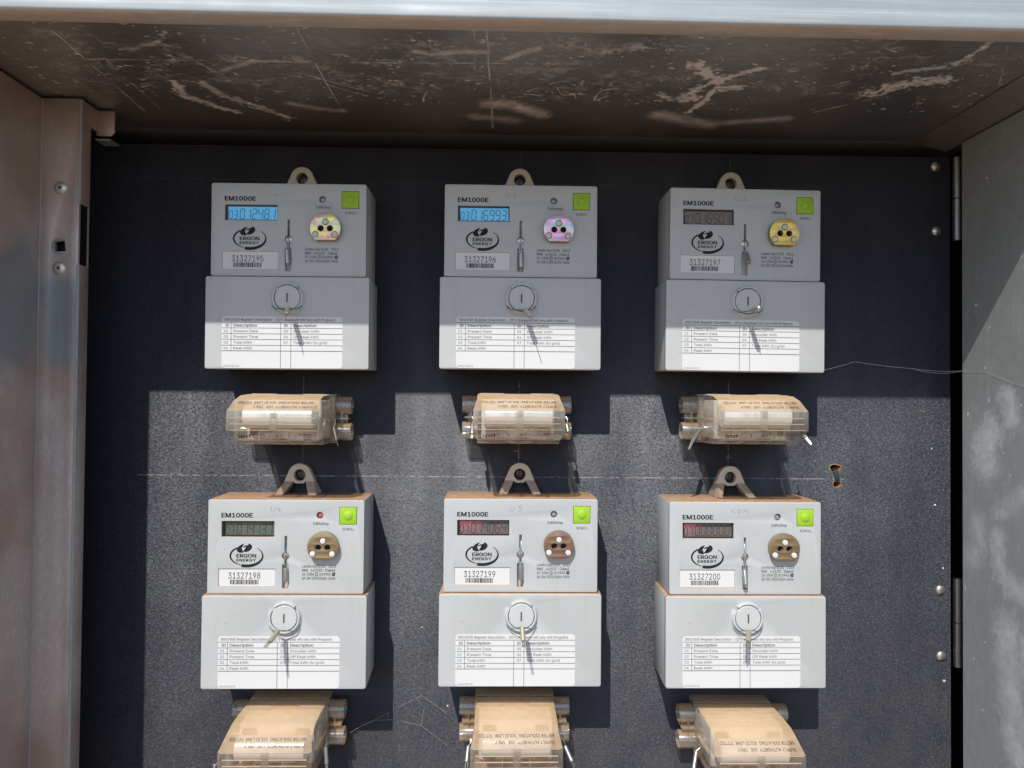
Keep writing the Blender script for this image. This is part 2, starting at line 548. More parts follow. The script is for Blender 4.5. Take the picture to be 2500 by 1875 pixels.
M['dark'] = mat_plain("dark_recess", (.012, .012, .014), .6)
M['void'] = mat_plain("cabinet_shade", (.020, .020, .022), .8, 0, .1)  # shade of the unlit cavity put into a near-black colour
M['pin'] = mat_plain("white_pin", (.74, .73, .70), .4, 0, .4)
M['screw'] = mat_plain("plated_screw", (.55, .50, .45), .28, .95)
M['dscrew'] = mat_plain("dark_screw", (.10, .085, .075), .4, .6)
M['seal'] = mat_plain("lead_seal", (.42, .41, .38), .36, .75, .5, .2, 700)
M['seal_tan'] = mat_plain("dusty_lead_seal", (.46, .40, .30), .5, .35, .5, .2, 700)
M['wire'] = mat_plain("seal_wire", (.52, .54, .50), .32, .9)
M['wire_dk'] = mat_plain("seal_wire_weathered", (.20, .20, .19), .45, .5)
M['pane'] = mat_pane()
M['led'] = mat_plain("indicator_lens", (.30, .32, .36), .15, 0, .8)
M['led_red'] = mat_plain("indicator_lens_red", (.55, .12, .18), .15, 0, .8)
M['led_blue'] = mat_plain("indicator_lens_clear", (.30, .40, .58), .08, 0, 1.0)
M['board'] = mat_board()
M['fibre'] = mat_plain("board_core", (.50, .28, .13), .8, 0, .2, .35, 500)
M['steel'] = mat_steel("galvanised_steel")
M['ceil'] = mat_steel("galvanised_ceiling", (.47, .44, .405), True, (.84, .77, .71), .85, .42, .0)
M['rwall'] = mat_steel("galvanised_wall", (.64, .685, .67), True, (.80, .84, .87), .55, .42, 0, (1.0, 1.0, .25))
M['post'] = mat_steel("galvanised_post", (.64, .565, .53), False, (.5, .4, .35), .4, .42, .75, (1.2, 1.0, .6))
M['fascia'] = mat_steel("galvanised_fascia", (.36, .395, .41), False, (.5, .4, .35), .1, .55, 0, (.04, 1.0, 1.6))
M['hem'] = mat_steel("brown_hem", (.60, .51, .43), False, (.5, .4, .35), .1, .6)
M['alu'] = mat_plain("rivet_aluminium", (.66, .62, .56), .33, .8)
M['hinge'] = mat_plain("hinge_steel", (.36, .36, .36), .38, .85, .5, .2, 300)
M['clear'] = mat_clear("dusty_clear_plastic", .15)
M['clear2'] = mat_clear("clear_plastic_tube", .20, settle=.18, film=(.80, .78, .74))
M['bounce_block'] = mat_plain("beige_bounce", (.90, .85, .76), .6, 0, .3, .12, 120)
M['rib'] = mat_clear("clear_plastic_edge", .62)
M['link'] = mat_plain("solid_link_metal", (.95, .95, .93), .25, .2)
M['brass'] = mat_plain("terminal_brass", (.36, .24, .13), .45, .6, .5, .3)
M['engrave'] = mat_moulded("moulded_lettering", (.10, .065, .04), .5)
M['web'] = mat_plain("spider_silk", (.55, .54, .54), .5, 0, .4)
M['strap'] = mat_plain("black_strap", (.035, .036, .038), .55, 0, .5)
M['ground'] = mat_ground()
LCD = [mat_lcd("display_blue_a", (.07, .22, .34), (.085, .43, .80)), mat_lcd("display_blue_b", (.07, .22, .34), (.105, .44, .80)),  # blue base and glow stand in for reflected sky
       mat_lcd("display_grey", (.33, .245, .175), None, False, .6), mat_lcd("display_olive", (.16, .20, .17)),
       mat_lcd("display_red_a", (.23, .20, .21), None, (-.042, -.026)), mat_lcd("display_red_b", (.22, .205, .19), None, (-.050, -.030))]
SEG = [mat_plain("segment_blue", (.03, .10, .16), .5), mat_plain("segment_blue_b", (.03, .09, .15), .5), mat_plain("segment_black", (.05, .042, .038), .5),
       mat_plain("segment_olive", (.045, .055, .05), .5), mat_plain("segment_plum", (.075, .035, .05), .5), mat_plain("segment_brown", (.07, .05, .05), .5)]
ZN = [mat_zinc("zinc_rainbow", (.95, .45, .42), (.92, .80, .22), (.60, .85, .50)), mat_zinc("zinc_pink", (.95, .42, .66), (.92, .52, .66), (.50, .85, .70)),
      mat_zinc("zinc_gold", (.90, .55, .10), (.85, .52, .12), (.65, .60, .28)), mat_zinc("zinc_olive", (.42, .35, .19), (.45, .36, .20), (.46, .30, .22)),
      mat_zinc("zinc_russet", (.40, .24, .18), (.45, .25, .20), (.42, .36, .22)), mat_zinc("zinc_brown", (.46, .31, .16), (.42, .29, .17), (.40, .36, .22))]

# ---------------------------------------------------------------- ground
def ground():
    mb = MB()
    mb.add([Vector((-300, -300, 0)), Vector((300, -300, 0)), Vector((300, 300, 0)), Vector((-300, 300, 0))], [(0, 1, 2, 3)])
    tag(mb.build("ground", M['ground']), kind="structure")
ground()

# ---------------------------------------------------------------- the cabinet
# scuffs and settled dust in millimetres on the sheets themselves: width, strength, flaking, path
CEIL = [
    (2.9, 0.5, 0.5, [(-276.3, 142.9), (-261.8, 149.9), (-248.3, 155.4), (-238.5, 169.8)]),
    (6.8, 0.35, 1, [(-299.0, 141.9), (-283.1, 142.6)]),
    (3.4, 0.5, 0.6, [(-241.0, 139.7), (-235.7, 127.7), (-228.7, 110.0), (-225.8, 102.0)]),
    (4.1, 0.45, 0.2, [(-229.6, 104.5), (-219.7, 118.3), (-198.5, 128.8), (-174.4, 132.4)]),
    (6.7, 0.4, 0.7, [(-156.0, 145.7), (-152.1, 138.7)]),
    (4.2, 0.85, 0.5, [(-266.5, 94.6), (-267.9, 80.0), (-270.1, 66.2), (-260.2, 61.9), (-252.0, 49.3), (-239.5, 39.7)]),
    (5.0, 0.6, 0.3, [(-245.2, 92.7), (-240.9, 78.2), (-235.2, 66.2), (-218.2, 50.8), (-199.5, 27.5)]),
    (4.6, 0.45, 0.2, [(-190.6, 58.6), (-171.8, 49.6), (-152.6, 45.4)]),
    (2.0, 0.7, 0.3, [(-195.7, 80.9), (-186.5, 82.2)]),
    (6.8, 0.25, 0.9, [(-250.2, 141.6), (-229.4, 137.8)]),
    (6.5, 0.3, 0.9, [(-268.0, 74.0), (-257.0, 69.9)]),
    (0.8, 0.55, 0, [(-311.2, 165.8), (-312.3, 128.2), (-313.4, 86.8), (-315.4, 36.2)]),
    (0.7, 0.45, 0.1, [(-297.5, 132.5), (-299.4, 87.4), (-299.8, 43.7)]),
    (0.7, 0.6, 0, [(-312.3, 128.2), (-209.5, 130.1), (-115.7, 130.9)]),
    (0.6, 0.55, 0, [(-153.1, 176.5), (-153.3, 105.2), (-151.6, 43.8)]),
    (0.6, 0.45, 0, [(-247.1, 153.2), (-231.6, 117.7), (-212.1, 88.4)]),
    (0.6, 0.35, 0, [(-182.0, 144.5), (-150.3, 150.5), (-114.8, 173.9)]),
    (0.7, 0.4, 0, [(-184.7, 113.2), (-166.7, 104.6)]),
    (0.8, 0.5, 0, [(-176.3, 117.5), (-124.0, 83.5)]),
    (0.6, 0.4, 0, [(-159.5, 99.3), (-125.6, 74.3)]),
    (4.0, 0.55, 0.25, [(-80.8, 148.8), (-68.9, 144.6), (-55.0, 149.5), (-32.6, 150.4)]),
    (2.5, 0.3, 0.3, [(-139.4, 141.6), (-84.8, 144.0)]),
    (4.1, 0.55, 0.2, [(-20.1, 140.7), (-10.1, 149.5), (0.7, 156.9)]),
    (8.8, 0.5, 0.6, [(38.9, 154.0), (60.3, 159.5), (71.1, 161.1)]),
    (7.8, 0.55, 1, [(71.1, 150.6), (77.0, 164.7), (84.2, 180.1)]),
    (2.1, 0.5, 0.3, [(-121.6, 127.6), (-114.7, 131.0)]),
    (3.5, 0.3, 0.8, [(-79.7, 126.9), (-77.3, 128.3)]),
    (0.8, 0.6, 0, [(-32.8, 179.4), (-32.2, 134.0), (-30.1, 66.0), (-29.6, 13.1)]),
    (0.5, 0.35, 0, [(-40.8, 179.1), (-41.9, 118.2)]),
    (0.5, 0.35, 0, [(-70.5, 175.8), (-70.2, 149.3)]),
    (0.7, 0.55, 0, [(-144.3, 130.4), (-39.7, 133.7), (29.9, 135.5)]),
    (0.5, 0.35, 0, [(31.1, 180.0), (33.1, 146.6)]),
    (1.4, 0.7, 0.1, [(-83.9, 66.8), (-83.0, 76.2), (-78.7, 87.0)]),
    (2.0, 0.6, 0.6, [(-69.1, 81.4), (-61.1, 85.7)]),
    (1.4, 0.8, 0.1, [(-3.4, 88.9), (5.0, 96.6)]),
    (1.4, 0.8, 0.1, [(-2.6, 84.4), (6.5, 82.7)]),
    (1.3, 0.7, 0.1, [(1.6, 73.2), (10.9, 74.2)]),
    (1.3, 0.75, 0.1, [(12.7, 101.9), (18.4, 107.2), (24.5, 107.5)]),
    (1.4, 0.8, 0.1, [(18.7, 97.3), (24.6, 81.1), (33.0, 87.0), (35.3, 77.9)]),
    (1.4, 0.75, 0.1, [(65.6, 97.9), (52.3, 94.4), (49.4, 79.1), (50.1, 73.8), (59.0, 84.2)]),
    (7.9, 0.6, 0.15, [(-32.1, 64.3), (-17.6, 65.9), (-1.2, 54.1), (10.3, 44.4)]),
    (6.9, 0.35, 0.1, [(-44.7, 38.3), (-28.1, 35.5), (-12.7, 30.8)]),
    (5.0, 0.7, 0.5, [(98.1, 87.5), (109.3, 78.7)]),
    (5.1, 0.7, 0.5, [(117.9, 85.3), (123.8, 97.6)]),
    (4.6, 0.3, 1, [(29.6, 137.9), (41.8, 133.5)]),
    (5.9, 0.95, 0.35, [(111.7, 137.8), (124.7, 125.5), (134.8, 112.4)]),
    (3.0, 0.95, 0.4, [(159.6, 134.8), (146.9, 123.8), (132.4, 112.3)]),
    (2.9, 0.85, 0.3, [(137.1, 101.1), (135.8, 79.9), (129.1, 56.8)]),
    (2.5, 0.8, 0.3, [(116.8, 97.3), (130.4, 106.5)]),
    (8.6, 0.55, 0.9, [(151.9, 101.8), (175.3, 112.8), (181.6, 103.1)]),
    (6.4, 0.85, 0.4, [(120.4, 79.2), (125.9, 82.6)]),
    (7.0, 0.5, 0.6, [(101.6, 81.5), (113.9, 78.9)]),
    (5.4, 0.8, 0.5, [(138.3, 101.2), (154.4, 101.9)]),
    (8.1, 0.5, 0.1, [(106.5, 48.9), (126.4, 41.0), (155.0, 29.5)]),
    (5.8, 0.42, 0.1, [(166.5, 33.8), (189.2, 41.4), (212.5, 46.1)]),
    (10.0, 0.5, 1, [(120.6, 150.4), (128.1, 162.3), (149.7, 161.0)]),
    (6.4, 0.5, 1, [(76.6, 169.1), (83.7, 175.9)]),
    (8.7, 0.8, 0.6, [(257.5, 97.7), (268.1, 112.7), (283.0, 118.9), (298.1, 122.3)]),
    (4.2, 0.7, 0.6, [(258.3, 130.0), (270.8, 139.1), (283.9, 142.7)]),
    (3.4, 0.7, 0.6, [(289.6, 143.0), (292.1, 160.1), (291.7, 184.6)]),
    (12.0, 0.5, 1, [(292.1, 160.1), (297.9, 180.6)]),
    (7.6, 0.35, 1, [(270.2, 86.1), (284.1, 95.9)]),
    (1.1, 0.6, 0, [(230.0, 59.8), (260.0, 85.6), (279.9, 98.7)]),
    (1.3, 0.4, 0.1, [(298.6, 187.0), (343.9, 113.2)]),
    (0.5, 0.4, 0, [(203.4, 176.6), (250.1, 158.3), (263.3, 155.3)]),
    (1.0, 0.6, 0.1, [(221.4, 109.2), (230.7, 118.0)]),
    (4.5, 0.3, 1, [(165.0, 145.0), (203.6, 146.7)]),
    (2.1, 0.7, 0.3, [(180.0, 131.0), (184.7, 131.2)]),
    (4.3, 0.3, 1, [(202.4, 170.0), (214.6, 159.1)]),
    (5.3, 0.3, 1, [(294.5, 54.2), (295.7, 87.2)]),
]
RWALL = [
    (10.0, 0.8, [(78.1, 0.3), (83.2, -18.4)]),
    (15.0, 0.9, [(58.9, -30.8), (47.3, -43.3), (53.1, -56.7)]),
    (13.75, 0.6, [(44.2, -105.3), (47.0, -120.6), (38.1, -136.4)]),
    (9.0, 0.6, [(93.1, -74.8), (77.7, -88.1), (66.9, -93.6)]),
    (10.0, 0.7, [(66.8, -112.7), (66.7, -135.6), (80.0, -147.4), (92.7, -151.3)]),
    (10.0, 0.5, [(71.9, -183.5), (66.4, -208.0)]),
    (15.0, 0.8, [(77.2, -181.8), (79.7, -221.8), (87.1, -273.6)]),
    (7.5, 0.6, [(92.5, -184.1), (93.7, -209.0)]),
    (7.5, 0.25, [(84.0, 190.5), (76.4, 183.5)]),
]
WEB = [
    [(-148.0, 4.0, -295.1), (-138.6, 4.0, -289.3), (-118.2, 4.0, -279.6), (-113.7, 4.0, -277.2)],
    [(-138.6, 4.0, -289.3), (-125.3, 4.0, -284.0), (-112.0, 4.0, -283.7)],
    [(-106.5, 4.0, -273.0), (-91.0, 4.0, -265.2), (-86.0, 4.0, -263.0)],
    [(-104.2, 4.0, -284.6), (-86.9, 4.0, -288.6), (-68.9, 4.0, -301.9), (-64.4, 4.0, -305.8)],
    [(-86.9, 4.0, -288.6), (-83.7, 4.0, -272.5), (-91.0, 4.0, -266.1)],
    [(-86.0, 4.0, -263.0), (-75.9, 4.0, -270.3), (-63.5, 4.0, -279.2)],
    [(-115.3, 4.0, -282.9), (-114.8, 4.0, -278.0)],
]
KSEAL = [
    ((-190.4, 57.4, 64.7), (-188.1, 67.7, 58.3), [(-188.0, 71.7, 55.4)]),
    ((-1.7, 56.3, 65.4), (1.6, 65.7, 59.0), [(2.9, 75.7, 55.6)]),
    ((180.1, 59.5, 66.6), (181.2, 74.7, 66.5), [(182.0, 77.7, 67.0)]),
    ((-194.5, 57.2, -190.1), (-197.1, 69.7, -194.5), [(-199.2, 76.7, -196.2), (-197.8, 76.7, -196.7)]),
    ((-2.4, 61.7, -185.8), (-1.6, 67.7, -195.0), [(-2.2, 74.7, -196.9), (-1.2, 74.7, -196.9)]),
    ((178.9, 58.4, -189.6), (174.3, 69.7, -194.2), [(173.4, 71.7, -194.7)]),
]
SLOT = [
    ((-194.9, 46.7, 113.5), (-193.9, 47.1, 101.3)),
    ((-5.5, 46.7, 113.1), (-5.2, 47.1, 100.6)),
    ((179.7, 47.0, 115.5), (180.0, 52.5, 106.0)),
    ((-192.4, 46.7, -143.4), (-192.1, 47.3, -154.5)),
    ((-3.5, 46.9, -140.1), (-3.2, 47.5, -152.6)),
    ((179.2, 47.0, -144.1), (178.8, 51.5, -155.2)),
]
ISEAL = [
    (1, (-157.3, 38.0, -30.9), (-154.0, 42.0, -41.3), [(-152.3, 44.0, -45.1)], (-157.2, 34.0, -23.4)),
    (2, (-43.9, 36.0, -27.3), (-43.8, 42.0, -35.6), [(-44.5, 44.0, -38.6), (-43.5, 44.0, -38.6)], (-44.0, 34.0, -21.0)),
    (2, (34.1, 36.0, -26.7), (35.0, 40.0, -33.4), [(36.3, 42.0, -34.7)], (33.8, 34.0, -20.4)),
    (3, (144.0, 40.0, -30.1), (134.8, 50.0, -39.7), [(131.0, 54.0, -45.4), (131.8, 54.0, -45.5)], (147.2, 38.0, -24.9)),
    (3, (228.5, 45.0, -35.0), (229.2, 48.0, -35.4), [(231.8, 52.0, -41.5), (232.3, 52.0, -40.6)], (228.9, 40.0, -33.5)),
    (4, (-158.3, 48.0, -285.5), (-155.9, 54.0, -296.5), [(-155.7, 56.0, -299.0), (-154.8, 56.0, -299.0)], (-158.7, 44.0, -280.9)),
    (5, (-44.4, 46.0, -285.8), (-45.4, 54.0, -295.0), [(-46.5, 58.0, -298.2), (-44.3, 58.0, -298.2)], (-42.5, 44.0, -281.4)),
    (5, (33.6, 46.0, -286.1), (38.7, 54.0, -295.0), [(39.3, 58.0, -297.3), (40.2, 58.0, -296.8)], (31.2, 44.0, -280.6)),
    (6, (140.5, 46.0, -290.5), (136.1, 54.0, -301.7), [(134.7, 56.0, -304.5)], (144.9, 42.0, -286.8)),
    (4, (-240.3, 60.0, -292.8), (-241.2, 62.0, -294.1), [(-241.6, 64.0, -295.6)], (-240.5, 58.0, -291.3)),
]
THREAD = [
    (244.8, 47.5, 19.9),
    (271.7, 44.0, 27.1),
    (324.6, 36.0, 22.2),
    (374.5, 25.2, 21.1),
    (374.5, 54.7, 19.4),
    (374.5, 96.6, 7.1),
]


ZB = -700
cab = empty("meter_cabinet", W(0, 0, ZB))
tag(cab, "open galvanised steel meter cabinet holding all six meters", "cabinet")
CO = (0, 0, -ZB * .001)                     # parts are drawn from the middle of the board

def vnoise(U, Vv, cell):
    """smooth value noise on a lattice of the given cell size (millimetres)"""
    a = (U - U.min()) / cell; b = (Vv - Vv.min()) / cell
    L = rng.random((int(b.max()) + 3, int(a.max()) + 3))
    i, j = a.astype(int), b.astype(int); f, g = a - i, b - j
    f = f * f * (3 - 2 * f); g = g * g * (3 - 2 * g)
    return (L[j, i] * (1 - f) + L[j, i + 1] * f) * (1 - g) + (L[j + 1, i] * (1 - f) + L[j + 1, i + 1] * f) * g

def flecks(n, u0, u1, v0, v1, lo, hi, lean=.25):
    """stray chips, rubs and specks"""
    o = []
    for _ in range(n):
        u, v = random.uniform(u0, u1), random.uniform(v0, v1)
        L = random.uniform(.3, 4.5) * random.random(); a = random.gauss(0, lean)
        o.append((random.uniform(1.0, 2.0), random.uniform(lo, hi), random.choice((0, .3, .6)), [(u, v), (u + L * math.cos(a), v + L * math.sin(a))]))
    return o

def strokes_grid(name, mat, u0, u1, v0, v1, step, strokes, to3d, parent, flip=False):
    """a sheet fine enough to carry its own scuffs: dust and flake are stored on its points"""
    nu = int((u1 - u0) / step) + 1; nv = int((v1 - v0) / step) + 1
    u = np.linspace(u0, u1, nu); v = np.linspace(v0, v1, nv)
    U, Vv = np.meshgrid(u, v)
    dust = np.zeros_like(U); flake = np.zeros_like(U)
    n1 = vnoise(U, Vv, 9.0); n2 = vnoise(U, Vv, 2.6); n3 = vnoise(U * .35, Vv, 1.3)
    for st in strokes:
        if len(st) == 4: w, s, fl, pts = st
        else: (w, s, pts), fl = st, .45
        soft = fl < .28 and w >= 2.2
        if w >= 2.2 and not soft: fl = max(fl, .45)
        w = max(w, 1.0) if w < 2.2 else w * 1.8
        if len(pts) > 2:                      # round the corners of the wipe
            for _ in range(2):
                q = [pts[0]]
                for p, r in zip(pts[:-1], pts[1:]):
                    q += [(p[0] * .75 + r[0] * .25, p[1] * .75 + r[1] * .25), (p[0] * .25 + r[0] * .75, p[1] * .25 + r[1] * .75)]
                pts = q + [pts[-1]]
        pts = np.array(pts, float)
        pad = w * 1.6 + 2
        sel = (U > pts[:, 0].min() - pad) & (U < pts[:, 0].max() + pad) & (Vv > pts[:, 1].min() - pad) & (Vv < pts[:, 1].max() + pad)
        if not sel.any(): continue
        a, b = U[sel], Vv[sel]
        best = np.full(a.shape, 1e9)
        for p, q in zip(pts[:-1], pts[1:]):
            dq = q - p; L = max((dq ** 2).sum(), 1e-9)
            t = np.clip(((a - p[0]) * dq[0] + (b - p[1]) * dq[1]) / L, 0, 1)
            best = np.minimum(best, np.hypot(a - p[0] - t * dq[0], b - p[1] - t * dq[1]))
        if w > 2.2:                           # ragged edge, uneven load
            best = np.maximum(0, best + w * (.45 if soft else 1.0) * (.55 * (n1[sel] - .5) + .75 * (n2[sel] - .5) + .5 * (n3[sel] - .5)))
            val = s * ((.45 + .5 * n1[sel] + .35 * n3[sel]) if soft else (.75 + 1.0 * n1[sel])) * np.exp(-(best / (w * (.75 if soft else .62))) ** 2 * 1.3)
        else:
            val = s * (.35 + 1.0 * n1[sel]) * np.exp(-(best / (w * .55)) ** 2 * 1.4)
        cur = dust[sel]; fcur = flake[sel]
        fcur = np.where(val > cur, fl, fcur)
        dust[sel] = np.maximum(cur, val); flake[sel] = fcur
    co = to3d(U.ravel(), Vv.ravel()).astype(np.float32)
    idx = np.arange(nu * nv).reshape(nv, nu)
    q = np.stack([idx[:-1, :-1], idx[:-1, 1:], idx[1:, 1:], idx[1:, :-1]], -1).reshape(-1, 4)
    if flip: q = q[:, ::-1]
    me = bpy.data.meshes.new(name)
    me.vertices.add(len(co)); me.vertices.foreach_set("co", co.ravel())
    me.loops.add(q.size); me.loops.foreach_set("vertex_index", q.ravel().astype(np.int32))
    me.polygons.add(len(q)); me.polygons.foreach_set("loop_start", np.arange(0, q.size, 4, dtype=np.int32))
    me.update(calc_edges=True)
    for nm, arr in (("dust", dust), ("flake", flake)):
        at = me.attributes.new(nm, 'FLOAT', 'POINT'); at.data.foreach_set("value", arr.ravel().astype(np.float32))
    me.materials.append(mat)
    return place(name, me, parent, CO)

def cabinet():
    # roof: scuffed underside sheet, body above it, folded front lip
    hazes = [(14, .30, .5, [(x, d), (x + random.uniform(15, 60), d + random.gauss(0, 5))]) for x, d in [(random.uniform(-340, 320), random.uniform(80, 172)) for _ in range(80)]]
    sh = strokes_grid("roof_underside", M['ceil'], -384, 378, -1, 182, .75, CEIL + flecks(1300, -370, 370, 60, 181, .3, .95) + flecks(90, 250, 365, 110, 175, .4, .8, .5) + hazes,
                      lambda a, b: np.stack([a, -b, np.full_like(a, 227.5)], 1) * .001, cab, True)
    mb = MB(); mb.box(-400, 420, -60, 190, 228.2, 262); mb.build("roof", M['steel'], cab, CO)
    # lip: hem underneath, sloping nose, upright fascia
    prof = [(182, 227.2), (182, 225.6), (183, 225.2), (194.6, 225.2), (196.4, 226.0), (196.9, 227.5), (194.6, 235.6), (193.6, 237.2), (193.2, 239), (193.2, 300), (190.4, 300), (190.4, 227.2)]
    mb = MB(); n = len(prof)
    vs_ = [V(-420, d, z) for d, z in prof] + [V(440, d, z) for d, z in prof]
    fs = [(i, (i + 1) % n, n + (i + 1) % n, n + i) for i in range(n)] + [tuple(range(n - 1, -1, -1)), tuple(range(n, 2 * n))]
    mb.add(vs_, fs); bmesh.ops.recalc_face_normals(mb.bm, faces=mb.bm.faces)
    me = mb.mesh("roof_lip", [M['fascia'], M['hem']], 50)
    for p in me.polygons:
        if p.normal.z < -.7: p.material_index = 1  # downward faces get a browner steel tone
    place("roof_lip", me, cab, CO)
    # left side: outer wall, folded post with rivets and lock
    mb = MB(); mb.box(-382.0, -380.6, 64.6, 168, ZB, 225.4, .4); mb.build("side_wall", M['post'], cab, CO)
    mb = MB(); mb.box(-402, -400, -60, 170, ZB, 240); mb.box(-400, -382.2, 163, 167.5, ZB, 228); mb.build("outer_wall", M['void'], cab, CO)
    post = MB().curve(rect(-381.2, -351.3, ZB, 225.2), [circ(-365.4, 109.8, 6.9, 32)], 62.9, 64.9, .45).build("post", M['post'], cab, CO)
    mb = MB()
    mb.box(-351.6, -350.3, 51, 64.1, 143.4, 225.2, .5); mb.box(-351.6, -350.3, 51, 64.1, ZB, 95.9, .5)
    mb.box(-351.6, -350.6, 51, 52.2, 95.9, 143.4); mb.box(-351.7, -350.9, 62.6, 63.9, 95.9, 143.4)
    mb.build("post_return", M['post'], cab, CO)
    # wear-bright folded corner down the post
    MB().tube([(-351.2, 64.0, 143.6), (-351.2, 64.0, 224.8)], 1.25, 10).tube([(-351.2, 64.0, 95.6), (-351.2, 64.0, ZB + 2)], 1.25, 10).build("post_edge", M['fascia'], cab, CO)
    MB().tube([(-380.7, 64.6, ZB + 2), (-380.7, 64.6, 224.8)], .75, 8).build("fold_edge", M['fascia'], cab, CO)
    mb = MB(); mb.box(-351.4, -350.0, 41, 63.5, 208, 224.9)
    mb.curve([(-351.2, 205.0), (-340.2, 205.0), (-337.4, 207.8), (-337.4, 225.0), (-351.2, 225.0)], [], 40.2, 41.8, .3)
    mb.build("tab", M['post'], cab, CO)
    mb = MB(); mb.box(-351, -339, 30, 44, 200.5, 201.6); mb.build("ledge", M['steel'], cab, CO)
    for z in (155.3, 92.5):
        rv = MB().lathe((-365.4, 64.9, z), (0, 1, 0), [(5.2, 0), (5.0, .5), (3.8, 1.3), (2.0, 1.7), (1.25, 1.6), (1.2, .4), (0.0, .4)], 26, cap=False).build("rivet", M['alu'], post)
        MB().lathe((-365.4, 64.9, z), (0, 1, 0), [(1.15, .45), (0.0, .46)], 16, cap=False).build("rivet_hole", M['dark'], rv)
    a = R(6)
    sq = [(-365.4 + 4.3 * (c * math.cos(a) - s * math.sin(a)), 109.8 + 4.3 * (c * math.sin(a) + s * math.cos(a))) for c, s in ((-1, -1), (1, -1), (1, 1), (-1, 1))]
    lk = MB().curve(circ(-365.4, 109.8, 6.35, 32), [sq], 60.5, 64.3, .3).build("lock", M['steel'], post)
    MB().box(-371.5, -359.5, 52, 56, 103.8, 115.8).build("lock_well", M['dark'], lk)
    # right side
    strokes_grid("side_wall", M['rwall'], 24.6, 196, -420, 217.6, .8, [(w, s * .6, .2, p) for w, s, p in RWALL] + flecks(160, 26, 110, -330, 210, .3, .7, 1.2),
                 lambda a, b: np.stack([np.full_like(a, 375.0), -a, b], 1) * .001, cab, False)
    mb = MB(); mb.box(375.4, 377.0, 24.6, 196, ZB, 217.4); mb.box(375.0, 375.39, 24.7, 196, ZB, -420.3); mb.build("wall_backing", M['steel'], cab, CO)
    mb = MB(); mb.box(405, 407, -60, 196, ZB, 230); mb.build("outer_wall", M['void'], cab, CO)
    mb = MB()
    mb.hexa([(347, 0, 226.3), (376.6, 0, 218.4), (376.6, 0, 227.2), (347, 0, 227.2), (347, 181, 226.3), (376.6, 181, 218.4), (376.6, 181, 227.2), (347, 181, 227.2)])
    mb.build("corner_strip", M['ceil'], cab, CO)
    # back and bottom
    mb = MB(); mb.box(-400, 405, -60, -57, ZB, 228); mb.build("back", M['void'], cab, CO)
    mb = MB(); mb.box(-400, 405, -60, 180, ZB, ZB + 3); mb.build("bottom", M['steel'], cab, CO)
    # hinged mounting board with its two rough holes
    def blob(x, z, rx, rz, am, n=26, ph=0):
        o = []
        for i in range(n):
            t = 2 * math.pi * i / n
            k = 1 + am * (math.sin(3 * t + ph) * .5 + math.sin(5 * t + 2 * ph) * .35 + (random.random() - .5) * .5)
            o.append((x + rx * k * math.cos(t), z + rz * k * math.sin(t)))
        return o
    mb = MB().curve(rect(-388, 380.2, ZB + 30, 213.2), [blob(276.6, -65.0, 5.0, 3.2, .14), blob(278.2, -79.2, 3.7, 2.9, .07, ph=1)], -13, 0, 0)
    me = mb.mesh("mounting_board", [M['board'], M['fibre']])
    for p in me.polygons:
        if abs(p.normal.y) < .6: p.material_index = 1
        c = p.center
        if p.material_index == 1 and (c.x > .379 or c.x < -.387 or c.z > .212): p.material_index = 0
    board = place("mounting_board", me, cab, CO)
    # torn fibre round the holes
    for (x, z, rx, rz, ph, am) in ((276.6, -65.0, 5.0, 3.2, 0, .2), (278.2, -79.2, 3.7, 2.9, 1, .15)):
        mb = MB()
        o1 = blob(x, z, rx * 1.0, rz * 1.0, am * .4, 30, ph); o2 = [(x + (a - x) * (1.05 + .14 * random.random()), z + (b - z) * (1.05 + .16 * random.random())) for a, b in o1]
        n = len(o1)
        mb.add([V(a, .2, b) for a, b in o1] + [V(a, .06, b) for a, b in o2], [(i, (i + 1) % n, n + (i + 1) % n, n + i) for i in range(n)])
        bmesh.ops.recalc_face_normals(mb.bm, faces=mb.bm.faces)
        mb.build("torn_rim", M['fibre'], board)
    mb = MB(); pts = [(276.0, -7, -64.6), (276.5, 0.6, -66.5), (277.0, 1.6, -69.5), (277.6, 2.0, -72.5), (277.9, 1.5, -75.6), (278.0, 0.2, -77.8), (278.1, -7, -79.2)]
    vs_ = []
    for x, d, z in pts: vs_ += [V(x - 2.0, d, z), V(x + 2.0, d, z)]
    mb.add(vs_, [(2 * i + 2, 2 * i + 3, 2 * i + 1, 2 * i) for i in range(len(pts) - 1)])
    mb.build("strap", M['strap'], board)
    for x, z in ((366.9, 205.0), (367.5, 147.1), (370.7, -172.3), (371.3, -230.4)):
        MB().lathe((x, 0, z), (0, 1, 0), [(4.25, 0), (4.2, .5), (3.7, 1.3), (2.6, 2.0), (1.2, 2.35), (0, 2.45)], 26, cap=False).build("rivet", M['alu'], board)
    for z0, z1 in ((214.1, 138.6), (-161.7, -240.5)):
        zm = (z0 + z1) / 2
        h = MB().tube([(387.0, 0.0, z0), (387.0, 0.0, z1)], 2.0, 12).build("hinge", M['hinge'], cab, CO)
        for a, b in ((z0 - .2, zm + .3), (zm - .3, z1 + .2)):
            MB().lathe((387.0, -.4, b), (0, 0, 1), [(3.2, 0), (3.7, .4), (3.7, a - b - .4), (3.2, a - b)], 24).build("knuckle", M['hinge'], h)
        MB().box(371, 387, -15.6, -13.4, z1 + 2, z0 - 2).build("hinge_leaf", M['hinge'], h)
